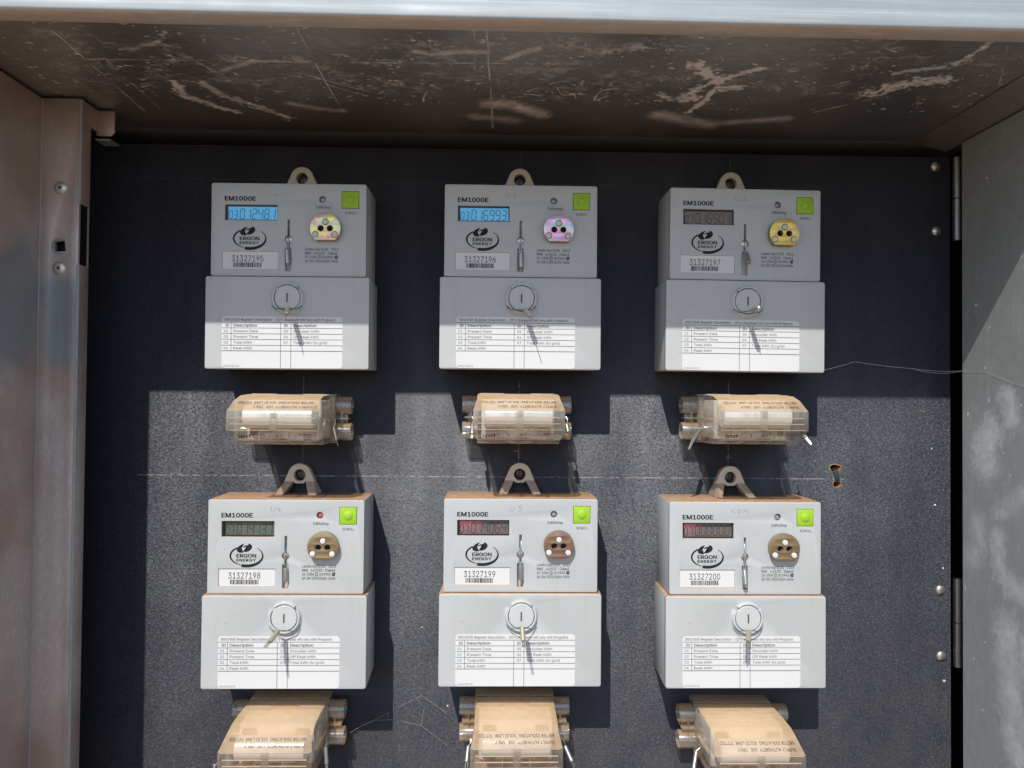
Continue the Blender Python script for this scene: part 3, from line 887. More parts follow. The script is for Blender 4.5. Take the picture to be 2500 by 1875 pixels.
    # grit stuck to the board
    for x, z, r in ((363.1, -47.2, .7), (366.0, -97.3, 1.1), (373.3, -153.1, .9), (374.2, -252.3, 1.3), (-132.0, -166.2, 1.0), (-87.2, -205.5, .8), (-64.1, -273.5, .9)):
        b = bmesh.new(); bmesh.ops.create_icosphere(b, subdivisions=1, radius=r * .001)
        for v in b.verts: v.co = Vector((v.co.x * (.6 + random.random() * .6), v.co.y * .5, v.co.z * (.6 + random.random() * .8))) + V(x, .3, z)
        MB().merge(b).build("grit", M['paper'], board)
cabinet()

# ---------------------------------------------------------------- the meters
DU, DC = 45.5, 47.7                        # front of the case and of the terminal cover
HWU, HWC = 62.5, 65.7
HU, HC = 75.9, 75.1
SERIAL = ["31327195", "31327196", "31327197", "31327198", "31327199", "31327200"]
READ = ["03012481", "03016993", "07016501", "03014137", "07014064", "07000000"]
POS = [(-194.07, 167.29, .00377), (-5.48, 168.96, .00103), (179.93, 168.79, -.0055), (-192.64, -88.88, -.00014), (-3.42, -87.18, 0.0), (180.42, -88.72, .00087)]
PLACE = ["top left", "top middle", "top right", "bottom left", "bottom middle", "bottom right"]
LAB = ["grey electricity meter with blue display at top left, serial 31327195",
       "grey electricity meter with blue display at top middle, pencilled U2, serial 31327196",
       "grey electricity meter with grey display at top right, pencilled U3, serial 31327197",
       "sunlit meter with olive display at bottom left, pencilled U4, serial 31327198",
       "sunlit meter with reddish display at bottom middle, pencilled U5, serial 31327199",
       "sunlit meter with reddish display at bottom right, pencilled COM, serial 31327200"]
UX = lambda u: u - 62.5                     # from the left edge of the case
CXU = lambda u: u - 65.7                    # from the left edge of the cover
CZ = lambda v: -HU - v                      # down the cover

def seg_digit(mb, ch, x, z, w, h, t, d, lean=.06):
    on = {'0': 'abcdef', '1': 'bc', '2': 'abged', '3': 'abgcd', '4': 'fgbc', '5': 'afgcd', '6': 'afgedc', '7': 'abc', '8': 'abcdefg', '9': 'abcdfg'}[ch]
    g = t * .25
    def bar(x0, z0, x1, z1):
        if abs(x1 - x0) > abs(z1 - z0):
            p = [(x0 + g + t / 2, z0 - t / 2), (x1 - g - t / 2, z0 - t / 2), (x1 - g, z0), (x1 - g - t / 2, z0 + t / 2), (x0 + g + t / 2, z0 + t / 2), (x0 + g, z0)]
        else:
            lo, hi = min(z0, z1), max(z0, z1)
            p = [(x0, lo + g), (x0 + t / 2, lo + g + t / 2), (x0 + t / 2, hi - g - t / 2), (x0, hi - g), (x0 - t / 2, hi - g - t / 2), (x0 - t / 2, lo + g + t / 2)]
        mb.poly([(a + (b - z) * lean, b) for a, b in p], d)
    S = dict(a=(0, h, w, h), b=(w, h / 2, w, h), c=(w, 0, w, h / 2), d=(0, 0, w, 0), e=(0, 0, 0, h / 2), f=(0, h / 2, 0, h), g=(0, h / 2, w, h / 2))
    for s in on:
        a = S[s]; bar(x + a[0], z + a[1], x + a[2], z + a[3])

# ---- meshes every meter shares
SHARED = {}
def shared():
    S = SHARED
    S['case'] = MB().box(-HWU, HWU, .6, DU - 4.6, -HU + .25, 0, 1.0).mesh("case", M['case'])
    slot = [(60.8, -28.8), (63.7, -28.8), (63.7, -42.2)]
    slot += [(62.25 + 3.5 * math.cos(R(a)), -45.4 + 3.5 * math.sin(R(a))) for a in range(64, -65, -16)]
    slot += [(63.7, -51.8), (65.1, -51.8), (65.1, -71.8), (59.2, -71.8), (59.2, -51.8), (60.8, -51.8)]
    slot += [(62.25 + 3.5 * math.cos(R(a)), -45.4 + 3.5 * math.sin(R(a))) for a in range(244, 115, -16)]
    slot += [(60.8, -42.2)]
    slot = [(UX(a), b) for a, b in slot]
    b = .55
    holes = [rect(UX(10.9) - b, UX(52.9) + b, -30.1 - b, -17.5 + b), rect(UX(8.9) - b, UX(53.9) + b, -70.0 - b, -55.6 + b, 0),
             slot, circ(UX(89.3), -12.6, 2.7 + b), rect(UX(105.0) - b, UX(119.0) + b, -19.8 - b, -5.8 + b)]
    S['face'] = MB().curve(rect(-HWU + b, HWU - b, -HU + .25 + b, -b, 1.2), holes, DU - 4.8, DU, b).mesh("faceplate", M['case'])
    S['bezel'] = MB().curve(rect(UX(9.8), UX(54.0), -31.2, -16.4), [rect(UX(12.3), UX(52.4), -29.4, -18.3)], DU - 3.2, DU - 2.2, .25).mesh("display_frame", M['dark'])
    S['lcd'] = MB().box(UX(11.6), UX(52.8), DU - 4.4, DU - 3.5, -30.0, -17.6).mesh("screen", M['dark'])
    S['pane'] = MB().box(UX(11.0), UX(52.8), DU - 1.9, DU - 1.6, -30.0, -17.6).mesh("pane", M['pane'])
    S['serial'] = MB().box(UX(9.0), UX(53.8), DU - 2.0, DU - 1.0, -69.95, -55.65, .1, 1).mesh("serial_label", M['paper'])
    S['slotfloor'] = MB().box(UX(58.6), UX(65.7), DU - 4.9, DU - 4.2, -72.4, -28).mesh("seal_slot", M['case'])
    S['screw'] = MB().lathe((UX(62.25), DU - 4.2, -45.4), (0, 1, 0), [(3.2, 0), (3.2, 2.2), (2.7, 3.0), (1.3, 3.45), (0, 3.5)], 24, cap=False).mesh("case_screw", M['screw'])
    S['led'] = MB().lathe((UX(89.3), DU - 4.4, -12.6), (0, 1, 0), [(2.5, 0), (2.5, 1.2), (2.0, 2.3), (1.0, 2.9), (0, 3.05)], 20, cap=False)
    S['led'] = S['led'].mesh("indicator_lamp", M['led'])
    S['button'] = MB().box(UX(105.25), UX(118.75), DU - 3, DU + .25, -19.55, -6.05, .4).mesh("scroll_button", M['green'])
    S['dome'] = MB().lathe((UX(112.0), DU + .2, -12.7), (0, 1, 0), [(3.6, 0), (3.4, .45), (2.6, .85), (1.4, 1.1), (0, 1.2)], 24, cap=False).mesh("button_dome", M['green'])
    # lettering on the face
    d = DU + .12
    mb = MB()
    mb.text("EM1000E", UX(10.9), -14.4, 3.4, 24.7, .030, d)
    S['title'] = mb.mesh("title_lettering", M['ink'])
    S['implet'] = MB().text("1Wh/imp", UX(90.2), -20.2, 2.2, 12.6, .004, d, 'C').mesh("impulse_lettering", M['ink'])
    S['scrlet'] = MB().text("SCROLL", UX(112.5), -24.5, 1.95, 9.8, 0, d, 'C').mesh("button_lettering", M['ink'])
    mb = MB()
    L, RR = UX(75.7), UX(102.6)
    mb.text("Landis+Gyr E150", L, -54.4, 2.05, 18.6, .003, d); mb.text("2013", RR, -54.4, 2.05, 5.6, .003, d, 'R')
    mb.text("NMI", L, -57.6, 2.05, 4.8, .003, d); mb.text("14/2/22", L + 7.0, -57.6, 2.05, 8.9, .003, d); mb.text("Class1", RR - .4, -57.6, 2.05, 7.9, .003, d, 'R')
    mb.text("10-100A", L, -60.8, 2.05, 9.4, .003, d); mb.text("N10943", L + 14.0, -60.8, 2.05, 8.8, .003, d)
    mb.text("1P 2W 230V/240V 50Hz", L, -64.1, 2.05, 26.7, .003, d)
    for r in (1.45, .8):
        for a, bq, c, e in ((-r, -r, r, -r + .22), (-r, r - .22, r, r), (-r, -r, -r + .22, r), (r - .22, -r, r, r)):
            mb.poly([(L + 11.6 + a * .85, -59.8 + bq), (L + 11.6 + c * .85, -59.8 + bq), (L + 11.6 + c * .85, -59.8 + e), (L + 11.6 + a * .85, -59.8 + e)], d)
    mb.band((RR - 1.5, -59.8), 1.05, 1.05, 40, 320, .85, d, 20)
    mb.poly([(RR - 1.9, -59.9), (RR - 1.4, -60.5), (RR + .1, -58.9), (RR - .2, -58.7), (RR - 1.4, -59.8), (RR - 1.7, -59.5)], d)
    S['print'] = mb.mesh("rating_lettering", M['ink'])
    # oval emblem: swelling ring, two flame leaves, two words
    k = .0399
    lx = lambda px: UX(17.6) + (px - 250) * k
    lz = lambda py: -54.2 + (1108 - py) * k
    mb = MB()
    c = (lx(592), lz(882))
    mb.band(c, 322 * k, 204 * k, -50, 108, lambda t: (8 + 52 * min(1, t * 1.35)) * k, d, 44)
    mb.band(c, 325 * k, 196 * k, 234, 108, lambda t: (30 + 14 * math.sin(t * 2.2) - 34 * t * t) * k, d, 40)
    def smooth(p, it=2):
        for _ in range(it):
            q = []
            for i in range(len(p)):
                a, b2 = p[i], p[(i + 1) % len(p)]
                q += [(a[0] * .75 + b2[0] * .25, a[1] * .75 + b2[1] * .25), (a[0] * .25 + b2[0] * .75, a[1] * .25 + b2[1] * .75)]
            p = q
        return p
    for P in ([(565, 630), (490, 670), (468, 712), (498, 738), (480, 762), (488, 792), (540, 818), (455, 822), (405, 802), (388, 762), (405, 712), (475, 658)],
              [(505, 722), (532, 688), (575, 672), (618, 672), (630, 632), (672, 648), (704, 690), (692, 742), (642, 786), (580, 806), (515, 802), (522, 778), (565, 765), (596, 752), (614, 704), (560, 704)]):
        P = smooth(P, 2)
        mb.add([V(lx(a), d, lz(b2)) for a, b2 in P], [tuple(reversed(range(len(P))))])
    bmesh.ops.triangulate(mb.bm, faces=[f for f in mb.bm.faces if len(f.verts) > 4])
    mb.text("ERGON", lx(392), lz(915), 70 * k, 388 * k, .026, d)
    x = 392
    for ch, w in zip("ENERGY", (46, 54, 46, 50, 62, 56)):
        mb.text(ch, lx(x), lz(994), 52 * k, w * .86 * k, .03, d); x += w + 15
    S['logo'] = mb.mesh("emblem", M['ink'])
    # optical port: flat-bottomed disc with three pins and two eyes
    px, pz, r = UX(93.1), -37.2, 12.25
    def dshape(r, fl, n=40):
        a0 = math.asin(-fl / r)
        return [(px + r * math.cos(a0 + (math.pi - 2 * a0) * i / n), pz + r * math.sin(a0 + (math.pi - 2 * a0) * i / n)) for i in range(n + 1)]
    eyes = [(px - 3.75, pz - .2), (px + 3.65, pz - .2)]
    pins = [(px + .1, pz + 5.0), (px - 8.0, pz - 5.2), (px + 7.5, pz - 5.3)]
    S['portbase'] = MB().curve(dshape(r - .2, 9.6), [circ(a, b2, 2.5, 20) for a, b2 in eyes], DU - .4, DU + 4.2, .15).mesh("port_body", M['port'])
    S['port'] = MB().curve(dshape(r - .15, 9.55), [circ(a, b2, 2.45 + .2, 22) for a, b2 in eyes] + [circ(a, b2, 2.65 + .2, 22) for a, b2 in pins], DU + 4.0, DU + 5.4, .2)
    S['port'] = S['port'].mesh("port_plate", M['screw'])
    S['eyes'] = [MB().lathe((a, DU + .3, b2), (0, 1, 0), [(2.45, 0), (0, .01)], 20, cap=False).mesh("port_eye", M['dark']) for a, b2 in eyes]
    S['pins'] = [MB().lathe((a, DU + 4.0, b2), (0, 1, 0), [(2.35, 0), (2.35, 1.5), (2.0, 2.1), (1.0, 2.35), (0, 2.4)], 22, cap=False).mesh("port_pin", M['pin']) for a, b2 in pins]
    # hanger
    o = [(-12.5, -5.2)] + [(9.6 * math.cos(R(a)), 9.6 * math.sin(R(a))) for a in range(150, 29, -10)] + [(12.5, -5.2), (5.2, -5.2), (3.2, -6.9), (-3.2, -6.9), (-5.2, -5.2)]
    HZ = 15.6
    o = [(a, b2 + HZ) for a, b2 in reversed(o)]
    mb = MB().curve(o, [circ(0, HZ, 5.35, 26)], .6, 8.2, .35)
    for s in (-1, 1):
        t = [(5.0, .6), (12.4, .6), (12.4, 8.1), (5.0, 8.1)]; q = [(10.9, .6), (17.8, .6), (17.8, 21.5), (10.9, 21.5)]
        P = [(s * q[0][0], .6, .1), (s * q[1][0], .6, .1), (s * t[1][0], .6, HZ - 4.9), (s * t[0][0], .6, HZ - 4.9),
             (s * q[0][0], 21.5, .1), (s * q[1][0], 21.5, .1), (s * t[1][0], 8.1, HZ - 4.9), (s * t[0][0], 8.1, HZ - 4.9)]
        if s < 0: P = [P[1], P[0], P[3], P[2], P[5], P[4], P[7], P[6]]
        mb.hexa(P, .35, 1)
    S['hanger'] = mb.mesh("hanger", M['hanger'])
    S['hscrew'] = MB().lathe((0, .2, HZ), (0, 1, 0), [(4.6, 0), (4.6, 1.2), (3.6, 2.6), (1.6, 3.2), (0, 3.25)], 20, cap=False).mesh("mounting_screw", M['dscrew'])
    S['hslot'] = MB().box(-.45, .45, 2.0, 3.5, HZ - 3.2, HZ + 3.2).mesh("screw_slot", M['dark'])
    # terminal cover
    kx, kz = CXU(66.4), CZ(17.7)
    b = .9
    mb = MB().curve(rect(-HWC + b, HWC - b, CZ(HC) + b, CZ(.35) - b, 1.0), [circ(kx, kz, 10.75 + .25, 40)], DC - 6, DC, b)
    mb.hexa([(-HWC + 1.2, .6, CZ(HC) + .9), (HWC - 1.2, .6, CZ(HC) + .9), (HWC - 1.2, .6, CZ(.5)), (-HWC + 1.2, .6, CZ(.5)),
             (-HWC + .05, DC - 4.5, CZ(HC) + .05), (HWC - .05, DC - 4.5, CZ(HC) + .05), (HWC - .05, DC - 4.5, CZ(.38)), (-HWC + .05, DC - 4.5, CZ(.38))], .7)
    S['cover'] = mb.mesh("terminal_cover", M['case'])
    S['knob'] = MB().lathe((kx, DC - 4, kz), (0, 1, 0), [(10.2, 0), (10.2, 6.6), (9.7, 7.1), (0, 7.15)], 44, cap=False).mesh("cover_screw", M['knob'])
    S['kslot'] = MB().box(kx - .6, kx + .6, DC + 2.6, DC + 3.25, kz - 3.6, kz + 3.6).mesh("screw_slot", M['ink2'])
    mb = MB()
    for a in (0, 90, 180, 270):
        mb.lathe((kx + 8.9 * math.cos(R(a)), DC + 3.0, kz + 8.9 * math.sin(R(a))), (0, 1, 0), [(.7, 0), (.5, .35), (0, .5)], 8, cap=False)
    S['knubs'] = mb.mesh("screw_pips", M['knob'])
    ring = [(10.8, -2), (10.8, 3.1), (11.1, 3.4), (11.9, 3.4), (12.3, 3.1), (13.0, 1.0), (13.7, .1), (13.7, -2)]
    # lathe about +d: angle from +x towards -z (D = A x B)
    def ringmesh(name, a0, a1, prof):
        mb = MB().lathe((kx, DC, kz), (0, 1, 0), prof, 40, R(a0), R(a1))
        bmesh.ops.recalc_face_normals(mb.bm, faces=mb.bm.faces)
        return mb.mesh(name, M['knob'])
    S['collar'] = ringmesh("collar", *COLLAR, ring)
    S['lip'] = ringmesh("collar_lip", *LIP, [(10.9, -2), (10.9, 2.6), (11.2, 2.9), (12.0, 2.9), (12.4, 2.5), (12.9, -2)])
    # register label with its table
    S['reg'] = MB().curve(rect(CXU(13.7), CXU(110.2), CZ(75.0 - .6), CZ(32.8), 2.6), [], DC - .2, DC + .1, 0).mesh("register_label", M['paper'])
    d = DC + .2
    mb = MB()
    kk = .12136
    tx = lambda p: CXU((p - 62) * kk); tz = lambda p: CZ((p - 938) * kk)
    def hl(x0, x1, y, t=.20): mb.poly([(tx(x0), tz(y) - t), (tx(x1), tz(y) - t), (tx(x1), tz(y) + t), (tx(x0), tz(y) + t)], d)
    def vl(x, y0, y1, t=.18): mb.poly([(tx(x) - t, tz(y1)), (tx(x) + t, tz(y1)), (tx(x) + t, tz(y0)), (tx(x) - t, tz(y0))], d)
    for y in (1247, 1285, 1323, 1361, 1400, 1437): hl(175.5, 969.5, y, .2 if y != 1437 else .24)
    vl(236, 1247, 1437); vl(562, 1247, 1551); vl(630, 1247, 1551)
    S['rules'] = mb.mesh("ruled_lines", M['ink2'])
    mb = MB()
    def tt(s, x0, x1, y, bold=0, cap=2.05): mb.text(s, tx(x0), tz(y) - cap / 2, cap, (x1 - x0) * kk, bold, d)
    tt("EM1000E Register Description - (ID's displayed will vary with Program)", 193, 920, 1228, .003, 2.0)
    for s, x0, x1, y in (("Description", 252, 405, 1267), ("Description", 646, 797, 1267), ("ID", 198, 224, 1267), ("ID", 583, 609, 1267)): tt(s, x0, x1, y, .018, 2.1)
    for i, s in enumerate(("01", "02", "03", "04")): tt(s, 188, 216, 1305 + 38 * i)
    for s, x1, y in (("Present Date", 411, 1305), ("Present Time", 412, 1343), ("Total kWh", 372, 1381), ("Peak kWh", 374, 1419)): tt(s, 252, x1, y)
    for i, s in enumerate(("05", "06", "07")): tt(s, 582, 610, 1305 + 38 * i)
    for s, x1, y in (("Shoulder kWh", 817, 1305), ("Off Peak kWh", 812, 1343), ("Total kWh (to grid)", 868, 1381)): tt(s, 646, x1, y)
    S['regtext'] = mb.mesh("lettering", M['ink2'])
    mb = MB(); tt("848494EE10E", 188, 290, 1537, 0, 1.5)
    S['regcode'] = mb.mesh("form_number", M['ink3'])
COLLAR = (-212, 32)
LIP = (48, 132)
shared()

PENCIL = [[[(-.5, 3.2), (-.6, 1.2), (.4, .2), (1.6, .6), (1.9, 2.0)], [(6.6, 1.4), (6.9, .3)]],
          [[(0, 3.0), (-.3, 1.5), (.3, .4)], [(4.6, 3.0), (5.8, 4.0), (6.6, 3.2), (5.2, 1.0), (4.4, .2), (7.2, .8)]],
          [[(0, 4.2), (-.2, 1.8), (.8, .3), (2.4, .6), (3.2, 4.0)], [(6.2, 4.6), (8.6, 4.2), (6.8, 2.8), (8.8, 1.8), (8.0, .4), (6.0, .6)]],
          [[(0, 4.8), (-.2, 2.0), (.9, .4), (2.4, 1.0), (2.8, 4.6)], [(4.4, 4.4), (4.2, 2.6), (7.6, 3.0)], [(6.2, 4.4), (6.0, 1.0), (7.8, 1.6)]],
          [[(0, 4.6), (-.2, 2.0), (.8, .4), (2.6, .8), (3.4, 4.4)], [(10, 5.2), (6.8, 4.8), (6.6, 3.0), (8.8, 3.2), (9.2, 1.6), (7.6, .4), (6.4, .8)]],
          [[(3.2, 5.2), (0, 3.0), (3.6, 1.4)], [(6.2, 4.4), (6.0, 1.2), (8.0, 1.6), (8.6, 3.6), (6.2, 4.4)], [(10.2, 1.0), (10.8, 4.2), (11.8, 2.4), (13.4, 4.4), (13.8, .8)]]]
PENX = [51, 51.5, 54, 50.5, 54, 50.5]

meters = []
def meter(i):
    S = SHARED
    x, z, ro = POS[i]
    root = empty("electricity_meter", W(x, 0, z))
    root.rotation_euler = (0, -ro, 0)
    tag(root, LAB[i], "electricity meter", "six electricity meters on the board")
    P = lambda nm, me, par=root: place(nm, me, par)
    def PM(nm, me, mat, par=root):          # same mesh, its own colour
        o = P(nm, me, par)
        o.material_slots[0].link = 'OBJECT'; o.material_slots[0].material = mat
        return o
    P("case", S['case'])
    face = P("faceplate", S['face'])
    P("seal_slot", S['slotfloor'], face)
    P("title_lettering", S['title'], face); P("impulse_lettering", S['implet'], face); P("button_lettering", S['scrlet'], face); P("rating_lettering", S['print'], face); P("emblem", S['logo'])
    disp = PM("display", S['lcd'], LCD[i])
    P("display_frame", S['bezel'], disp); P("pane", S['pane'], disp)
    mb = MB(); d = DU - 3.42; x0 = UX(12.9); zb = -28.2
    for k, ch in enumerate(READ[i]):
        if k < 2: seg_digit(mb, ch, x0 + k * 4.0, zb, 2.6, 6.2, .62, d)
        else: seg_digit(mb, ch, x0 + 9.0 + (k - 2) * 4.95, zb - .1, 3.35, 8.0, .66, d)
    mb.build("digits", SEG[i], disp)
    lab = P("serial_label", S['serial'])
    mb = MB().text(SERIAL[i], UX(16.6), -63.7, 4.9, 25.4, .0, DU - .88)
    mb.build("serial_number", M['ink'], lab)
    mb = MB(); r2 = random.Random(int(SERIAL[i])); xx = UX(18.0)
    while xx < UX(40.2):
        w = r2.choice((.26, .26, .34, .55, .8)); mb.poly([(xx, -68.3), (xx + w, -68.3), (xx + w, -64.5), (xx, -64.5)], DU - .88); xx += w + r2.choice((.26, .34, .5))
    mb.build("barcode", M['ink'], lab)
    P("case_screw", S['screw'])
    PM("indicator_lamp", S['led'], M['led_blue'] if i < 2 else (M['led_red'] if i == 3 else M['led']))
    bt = P("scroll_button", S['button']); P("button_dome", S['dome'], bt)
    port = P("optical_port", S['portbase'])
    PM("port_plate", S['port'], ZN[i], port)
    for me in S['eyes']: P("port_eye", me, port)
    for me in S['pins']: P("port_pin", me, port)
    P("hanger", S['hanger'])
    hs = P("mounting_screw", S['hscrew']); hs2 = P("screw_slot", S['hslot'], hs)
    cov = P("terminal_cover", S['cover'])
    P("collar", S['collar'], cov); P("collar_lip", S['lip'], cov)
    kn = P("cover_screw", S['knob']); P("screw_slot", S['kslot'], kn); P("screw_pips", S['knubs'], kn)
    rg = P("register_label", S['reg'])
    P("ruled_lines", S['rules'], rg); P("lettering", S['regtext'], rg); P("form_number", S['regcode'], rg)
    mb = MB()
    for st in PENCIL[i]:
        pts = [(UX(PENX[i]) + a, -10.6 + b) for a, b in st]
        for p, q in zip(pts[:-1], pts[1:]):
            dx, dz = q[0] - p[0], q[1] - p[1]; L = math.hypot(dx, dz); nx, nz = -dz / L * .13, dx / L * .13
            mb.poly([(p[0] - nx, p[1] - nz), (q[0] - nx, q[1] - nz), (q[0] + nx, q[1] + nz), (p[0] + nx, p[1] + nz)], DU + .1)
    bmesh.ops.recalc_face_normals(mb.bm, faces=mb.bm.faces)
    mb.build("pencil_mark", M['pencil'], face)
    meters.append(root)
for i in range(6): meter(i)

# ---------------------------------------------------------------- isolators
IPOS = [(-193.4, -4.1), (-6.8, -2.1), (181.3, -1.2), (-196.0, -260.5), (-6.6, -258.2), (179.7, -264.4)]
SI = {}
def iso_shared():
    S = SI
    prof = [(17.4, -.2, 32.5), (44, .0, 32.6), (60, -1.0, 32.7), (72, -4.4, 32.8), (82, -12.8, 35.4), (82, -27.6, 35.4), (72, -36.0, 32.8), (60, -39.4, 32.7), (17.4, -40.2, 32.5)]
    b = bmesh.new()
    Lv = [b.verts.new(V(-w, d, z)) for d, z, w in prof]; Rv = [b.verts.new(V(w, d, z)) for d, z, w in prof]
    n = len(prof)
    for i in range(n): b.faces.new([Lv[i], Lv[(i + 1) % n], Rv[(i + 1) % n], Rv[i]])
    # flat flank, then the flared front corner as its own facet
    for S_, sgn in ((Lv, 1), (Rv, -1)):
        q = [S_[0], S_[1], S_[2], S_[3], S_[6], S_[7], S_[8]]; q2 = [S_[3], S_[4], S_[5], S_[6]]
        b.faces.new(q if sgn > 0 else list(reversed(q))); b.faces.new(q2 if sgn > 0 else list(reversed(q2)))
    bmesh.ops.recalc_face_normals(b, faces=b.faces)
    bmesh.ops.bevel(b, geom=list(b.edges), offset=.0007, segments=2, profile=.5, affect='EDGES')
    S['cover'] = MB().merge(b).mesh("cover", M['clear'], 25)
    mb = MB()
    mb.box(-33.2, 33.2, .5, 2.2, -40.9, .5, .4); mb.box(-33.2, 33.2, 2.2, 17.0, -1.1, .5, .4); mb.box(-33.2, 33.2, 2.2, 17.0, -40.9, -39.3, .4)
    mb.box(-33.2, -31.6, 2.2, 17.0, -39.3, -1.1, .4); mb.box(31.6, 33.2, 2.2, 17.0, -39.3, -1.1, .4); mb.box(-.8, .8, 2.2, 17.0, -39.3, -1.1)
    S['base'] = mb.mesh("base", M['clear'], 25)
    S['link'] = MB().lathe((-27, 64, -17.5), (1, 0, 0), [(8.0, 0), (9.0, .8), (9.0, 53.2), (8.0, 54)], 32).mesh("solid_link", M['link'])
    mb = MB(); mb.box(-26, -16, 40, 57, -33, -8, .8); S['t1'] = mb.mesh("terminal", M['brass'])
    mb = MB(); mb.box(16, 26, 40, 57, -33, -8, .8); S['t2'] = mb.mesh("terminal", M['brass'])
    mb = MB(); mb.box(-29.5, 29.5, 3.5, 52, -36, -4.5, 1.2); S['bounce_block'] = mb.mesh("bounce_block", M['bounce_block'])  # pale block added inside to brighten the isolator
    S['tubes'] = []
    for s in (-1, 1):
        for zc in (-9.0, -31.2):
            mb = MB().lathe((s * 31.8, 14.6, zc), (s, 0, 0), [(7.4, 0), (7.4, 14.0), (7.1, 14.6), (6.3, 14.6), (6.2, 14.0), (6.2, 0)], 30, cap=False)
            bmesh.ops.recalc_face_normals(mb.bm, faces=mb.bm.faces)
            S['tubes'].append(mb.mesh("cable_entry", M['clear2']))
    S['webs'] = []
    for s in (-1, 1):
        mb = MB()
        a, b2 = sorted((s * 32.6, s * 42)); mb.box(a, b2, 8, 9.4, -26, -14, .3)
        a, b2 = sorted((s * 32.6, s * 44.2)); mb.box(a, b2, 9, 21, -20.9, -19.5, .3)
        a, b2 = sorted((s * 38, s * 39.2)); mb.box(a, b2, 9.4, 20, -25, -15, .3)
        for dd in (20.0, 22.6, 25.2):
            a, b2 = sorted((s * 32.4, s * 33.5)); mb.box(a, b2, dd, dd + 1.1, -38.5, -2)
        a, b2 = sorted((s * 32.4, s * 34.6)); mb.box(a, b2, 30, 62, -20.8, -19.6, .3)
        S['webs'].append(mb.mesh("side_bracket", M['clear2']))
    S['ribs'] = [MB().box(-31.5, 31.5, 81.9, 82.9, z - .32, z + .32, .15).mesh("rib", M['rib']) for z in (-18.1, -22.7)]
    S['ribs'] += [MB().box(-33.4, 33.4, 81.6, 82.35, z - .22, z + .22, .1).mesh("rib", M['rib']) for z in (-13.0, -27.4)]
    for a, b2, dd in ((-31, -11, 38), (11, 30, 38), (-30, -12, 29), (12, 30, 29)):
        S['ribs'].append(MB().box(a, b2, dd, dd + .8, -.6, .55, .15).mesh("rib", M['rib']))
    mb = MB().box(-2.7, 3.2, 81.6, 83.2, -27.2, -12.4, .5); mb.box(-1.6, 2.2, 83.0, 83.8, -17.8, -13.4, .3)
    S['clip'] = mb.mesh("clip", M['clear2'])
    mb = MB()
    for xx in (-10.8, 10.5): mb.box(xx - .5, xx + .5, 52.2, 80.6, -34, -26)
    S['part'] = mb.mesh("divider", M['clear2'])
    # lettering on the two sloping faces
    e = .15
    def fr_up(cx, cs):                       # read from above: right is -x, up is towards the front
        s = Vector((0, -.7657, -.6432)); nrm = Vector((0, -.6432, .7657)); o = V(0, 72, -4.4)
        return lambda a, b2, dd: o + Vector((-(a), 0, 0)) * .001 + s * (b2 * .001) + nrm * (dd * .001)
    F = fr_up(0, 0)
    mb = MB()
    mb.text("METER ISOLATING  SOLID LINK  FITTED", -28.6, 1.9, 2.5, 57.5, .008, e, 'L', F)
    mb.text("SUPPLY AUTHORITY  USE   ONLY", -28.9, 7.1, 2.5, 45.2, .008, e, 'L', F)
    S['text1'] = mb.mesh("lettering", M['engrave'])
    def F2(a, b2, dd):
        s = Vector((0, -.7657, .6432)); nrm = Vector((0, -.6432, -.7657)); o = V(0, 72, -36.0)
        return o + Vector((a, 0, 0)) * .001 + s * (b2 * .001) + nrm * (dd * .001)
    mb = MB()
    mb.text("ipd", -27.4, 4.2, 3.9, 8.9, .012, e, 'L', F2)
    for k, (rx, rz, a0, a1) in enumerate(((3.7, 3.3, 20, 290), (2.7, 2.4, 30, 250), (4.5, 3.8, -70, 40), (5.2, 4.3, -60, 30))):
        mb.band((-12.9 + .15 * k, 6.0), rx, rz, a0, a1, lambda t: .15 + .3 * math.sin(math.pi * t), e, 26, F2)
    mb.band((3.3, 6.7), 3.9, 2.9, 0, 360, .35, e, 30, F2)
    mb.text("S7", 3.3, 5.4, 2.8, 4.6, .012, e, 'C', F2)
    mb.text("S7125BWG", 3.2, 1.8, 1.5, 11.4, .008, e, 'C', F2)
    mb.text("AS60269", 28.2, 7.5, 2.1, 9.3, .01, e, 'R', F2); mb.text("415V", 27.6, 4.3, 2.1, 6.0, .01, e, 'R', F2); mb.text("125A", 27.2, 1.3, 2.1, 6.0, .01, e, 'R', F2)
    bmesh.ops.recalc_face_normals(mb.bm, faces=mb.bm.faces)
    S['text2'] = mb.mesh("lettering", M['engrave'])
iso_shared()
for i, (x, z) in enumerate(IPOS):
    root = empty("meter_isolator", W(x, 0, z))
    tag(root, "dusty clear plastic isolator mounted below the %s meter, serial %s" % (PLACE[i], SERIAL[i]), "isolator", "solid link isolators below the meters")
    place("base", SI['base'], root)
    cv = place("cover", SI['cover'], root)
    place("solid_link", SI['link'], root); place("terminal", SI['t1'], root); place("terminal", SI['t2'], root); place("bounce_block", SI['bounce_block'], root); place("divider", SI['part'], root)
    for me in SI['tubes']: place("cable_entry", me, root)
    for me in SI['webs']: place("side_bracket", me, root)
    for me in SI['ribs']: place("rib", me, cv)
    place("clip", SI['clip'], cv); place("lettering", SI['text1'], cv); place("lettering", SI['text2'], cv)

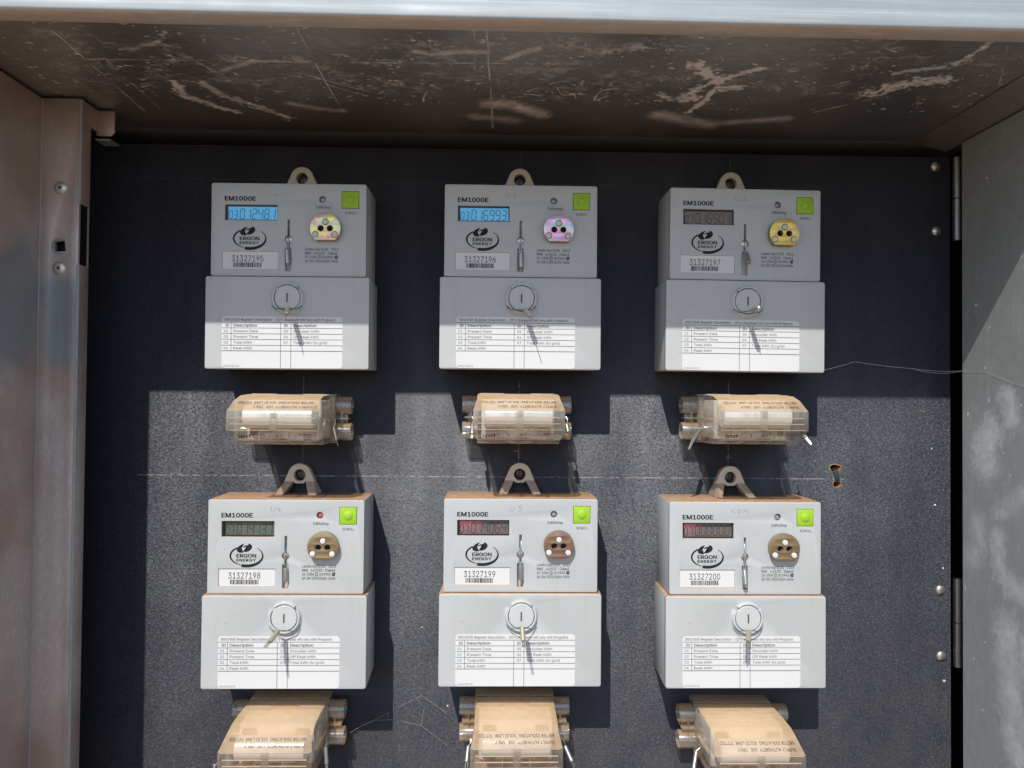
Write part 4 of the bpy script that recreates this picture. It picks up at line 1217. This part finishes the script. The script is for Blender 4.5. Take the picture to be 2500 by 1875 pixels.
# ---------------------------------------------------------------- wire seals
def seal(label, top, bot, tips, wires, mat, wmat, group, r=2.0, wr=.42):
    t, b = Vector(top), Vector(bot)
    root = empty("wire_seal", W(*top))
    tag(root, label, "seal", group)
    off = lambda p: tuple(Vector(p) - t)
    ax = (b - t).normalized(); L = (b - t).length
    side = ax.cross(Vector((0, 1, 0))); side = side.normalized() if side.length > .05 else Vector((1, 0, 0))
    mb = MB().lathe((0, 0, 0), tuple(ax), [(r * .55, 0), (r * .95, .5), (r, 1.2), (r * .93, L * .45), (r, L - 1.2), (r * .95, L - .5), (r * .55, L)], 14)
    mb.build("ferrule", mat, root)
    for w in wires:
        MB().tube([off(p) for p in w], wr, 6).build("wire", wmat, root)
    for k, tp in enumerate(tips):
        s = side * (.7 if k else -.7) if len(tips) > 1 else side * 0
        MB().tube([tuple(b - ax * 1.0 - t + s), tuple(Vector(tp) - t)], wr, 6).build("wire_end", wmat, root)

for i in range(6):
    x, z, ro = POS[i]
    kx, kz = x + .7, z + CZ(17.7)
    top, bot, tips = KSEAL[i]
    wires = []
    for s in (-1, 1):
        p0 = (kx + s * 12.0, DC + 2.2, kz - 6.6)
        p1 = (kx + s * 8.2, DC + 4.6, kz - 9.4)
        p2 = tuple(Vector(p1) * .4 + Vector(top) * .6)
        wires.append([p0, p1, p2, top])
    seal("lead seal wired to the round cover screw of the %s meter" % PLACE[i], top, bot, tips, wires, M['seal_tan'] if i > 2 else M['seal'], M['wire_dk'], "seals on the cover screws")
    top, bot = SLOT[i]
    sx, sz = x + UX(62.25), z - 45.4
    wires = [[(sx - .8, DU - 3.5, sz + 10), (sx - .6, DU + .2, sz + 2.5), (sx - .5, DU + .9, sz - 2), tuple(Vector(top) + Vector((-.8, 0, 0)))],
             [(sx + .8, DU - 3.5, sz + 10), (sx + .3, DU + .3, sz + 2.5), (sx + .6, DU + .7, sz - 2), tuple(Vector(top) + Vector((.8, 0, 0)))]]
    e = tuple(Vector(bot) + (Vector(bot) - Vector(top)).normalized() * 2)
    seal("lead seal lying in the upright face slot of the %s meter" % PLACE[i], top, bot, [e], wires, M['seal'], M['wire'], "seals in the face slots", 1.95, .27)
SIDE = {0: "right", 1: "left", 2: "right", 3: "left", 4: "right", 5: "right", 6: "left", 7: "right", 8: "left", 9: "left"}
for n_, (k, top, bot, tips, root_) in enumerate(ISEAL):
    mid = tuple((Vector(top) + Vector(root_)) / 2 + Vector((1.0, 1.0, 0)))
    seal("lead seal at the %s end of the isolator below the %s meter" % (SIDE[n_], PLACE[k - 1]), top, bot, tips, [[root_, mid, top]], M['seal'], M['wire'], "seals on the isolators", 1.9, .5)

# ---------------------------------------------------------------- spider silk
root = empty("spider_thread", W(*THREAD[0]))
tag(root, "pale spider thread stretched from meter 31327197 to the right cabinet wall", "cobweb")
o0 = Vector(THREAD[0])
def sag(p, q, s, n=6):
    return [tuple(Vector(p) * (1 - t) + Vector(q) * t + Vector((0, 0, -s * 4 * t * (1 - t))) - o0) for t in [i / n for i in range(n + 1)]]
mb = MB()
for p, q, s in zip(THREAD[:-1], THREAD[1:], (.4, .6, 1.2, .3, .6)): mb.tube(sag(p, q, s), .06, 5)
mb.tube(sag(THREAD[2], THREAD[3], 3.0, 8), .05, 5)
mb.build("strand", M['web'], root)
root = empty("cobweb", W(*WEB[0][0]))
tag(root, "torn cobweb strands on the board between the lower left and middle isolators", "cobweb")
o0 = Vector(WEB[0][0])
mb = MB()
for w in WEB: mb.tube([tuple(Vector(p) - o0) for p in w], .075, 5)
mb.build("strand", M['web'], root)
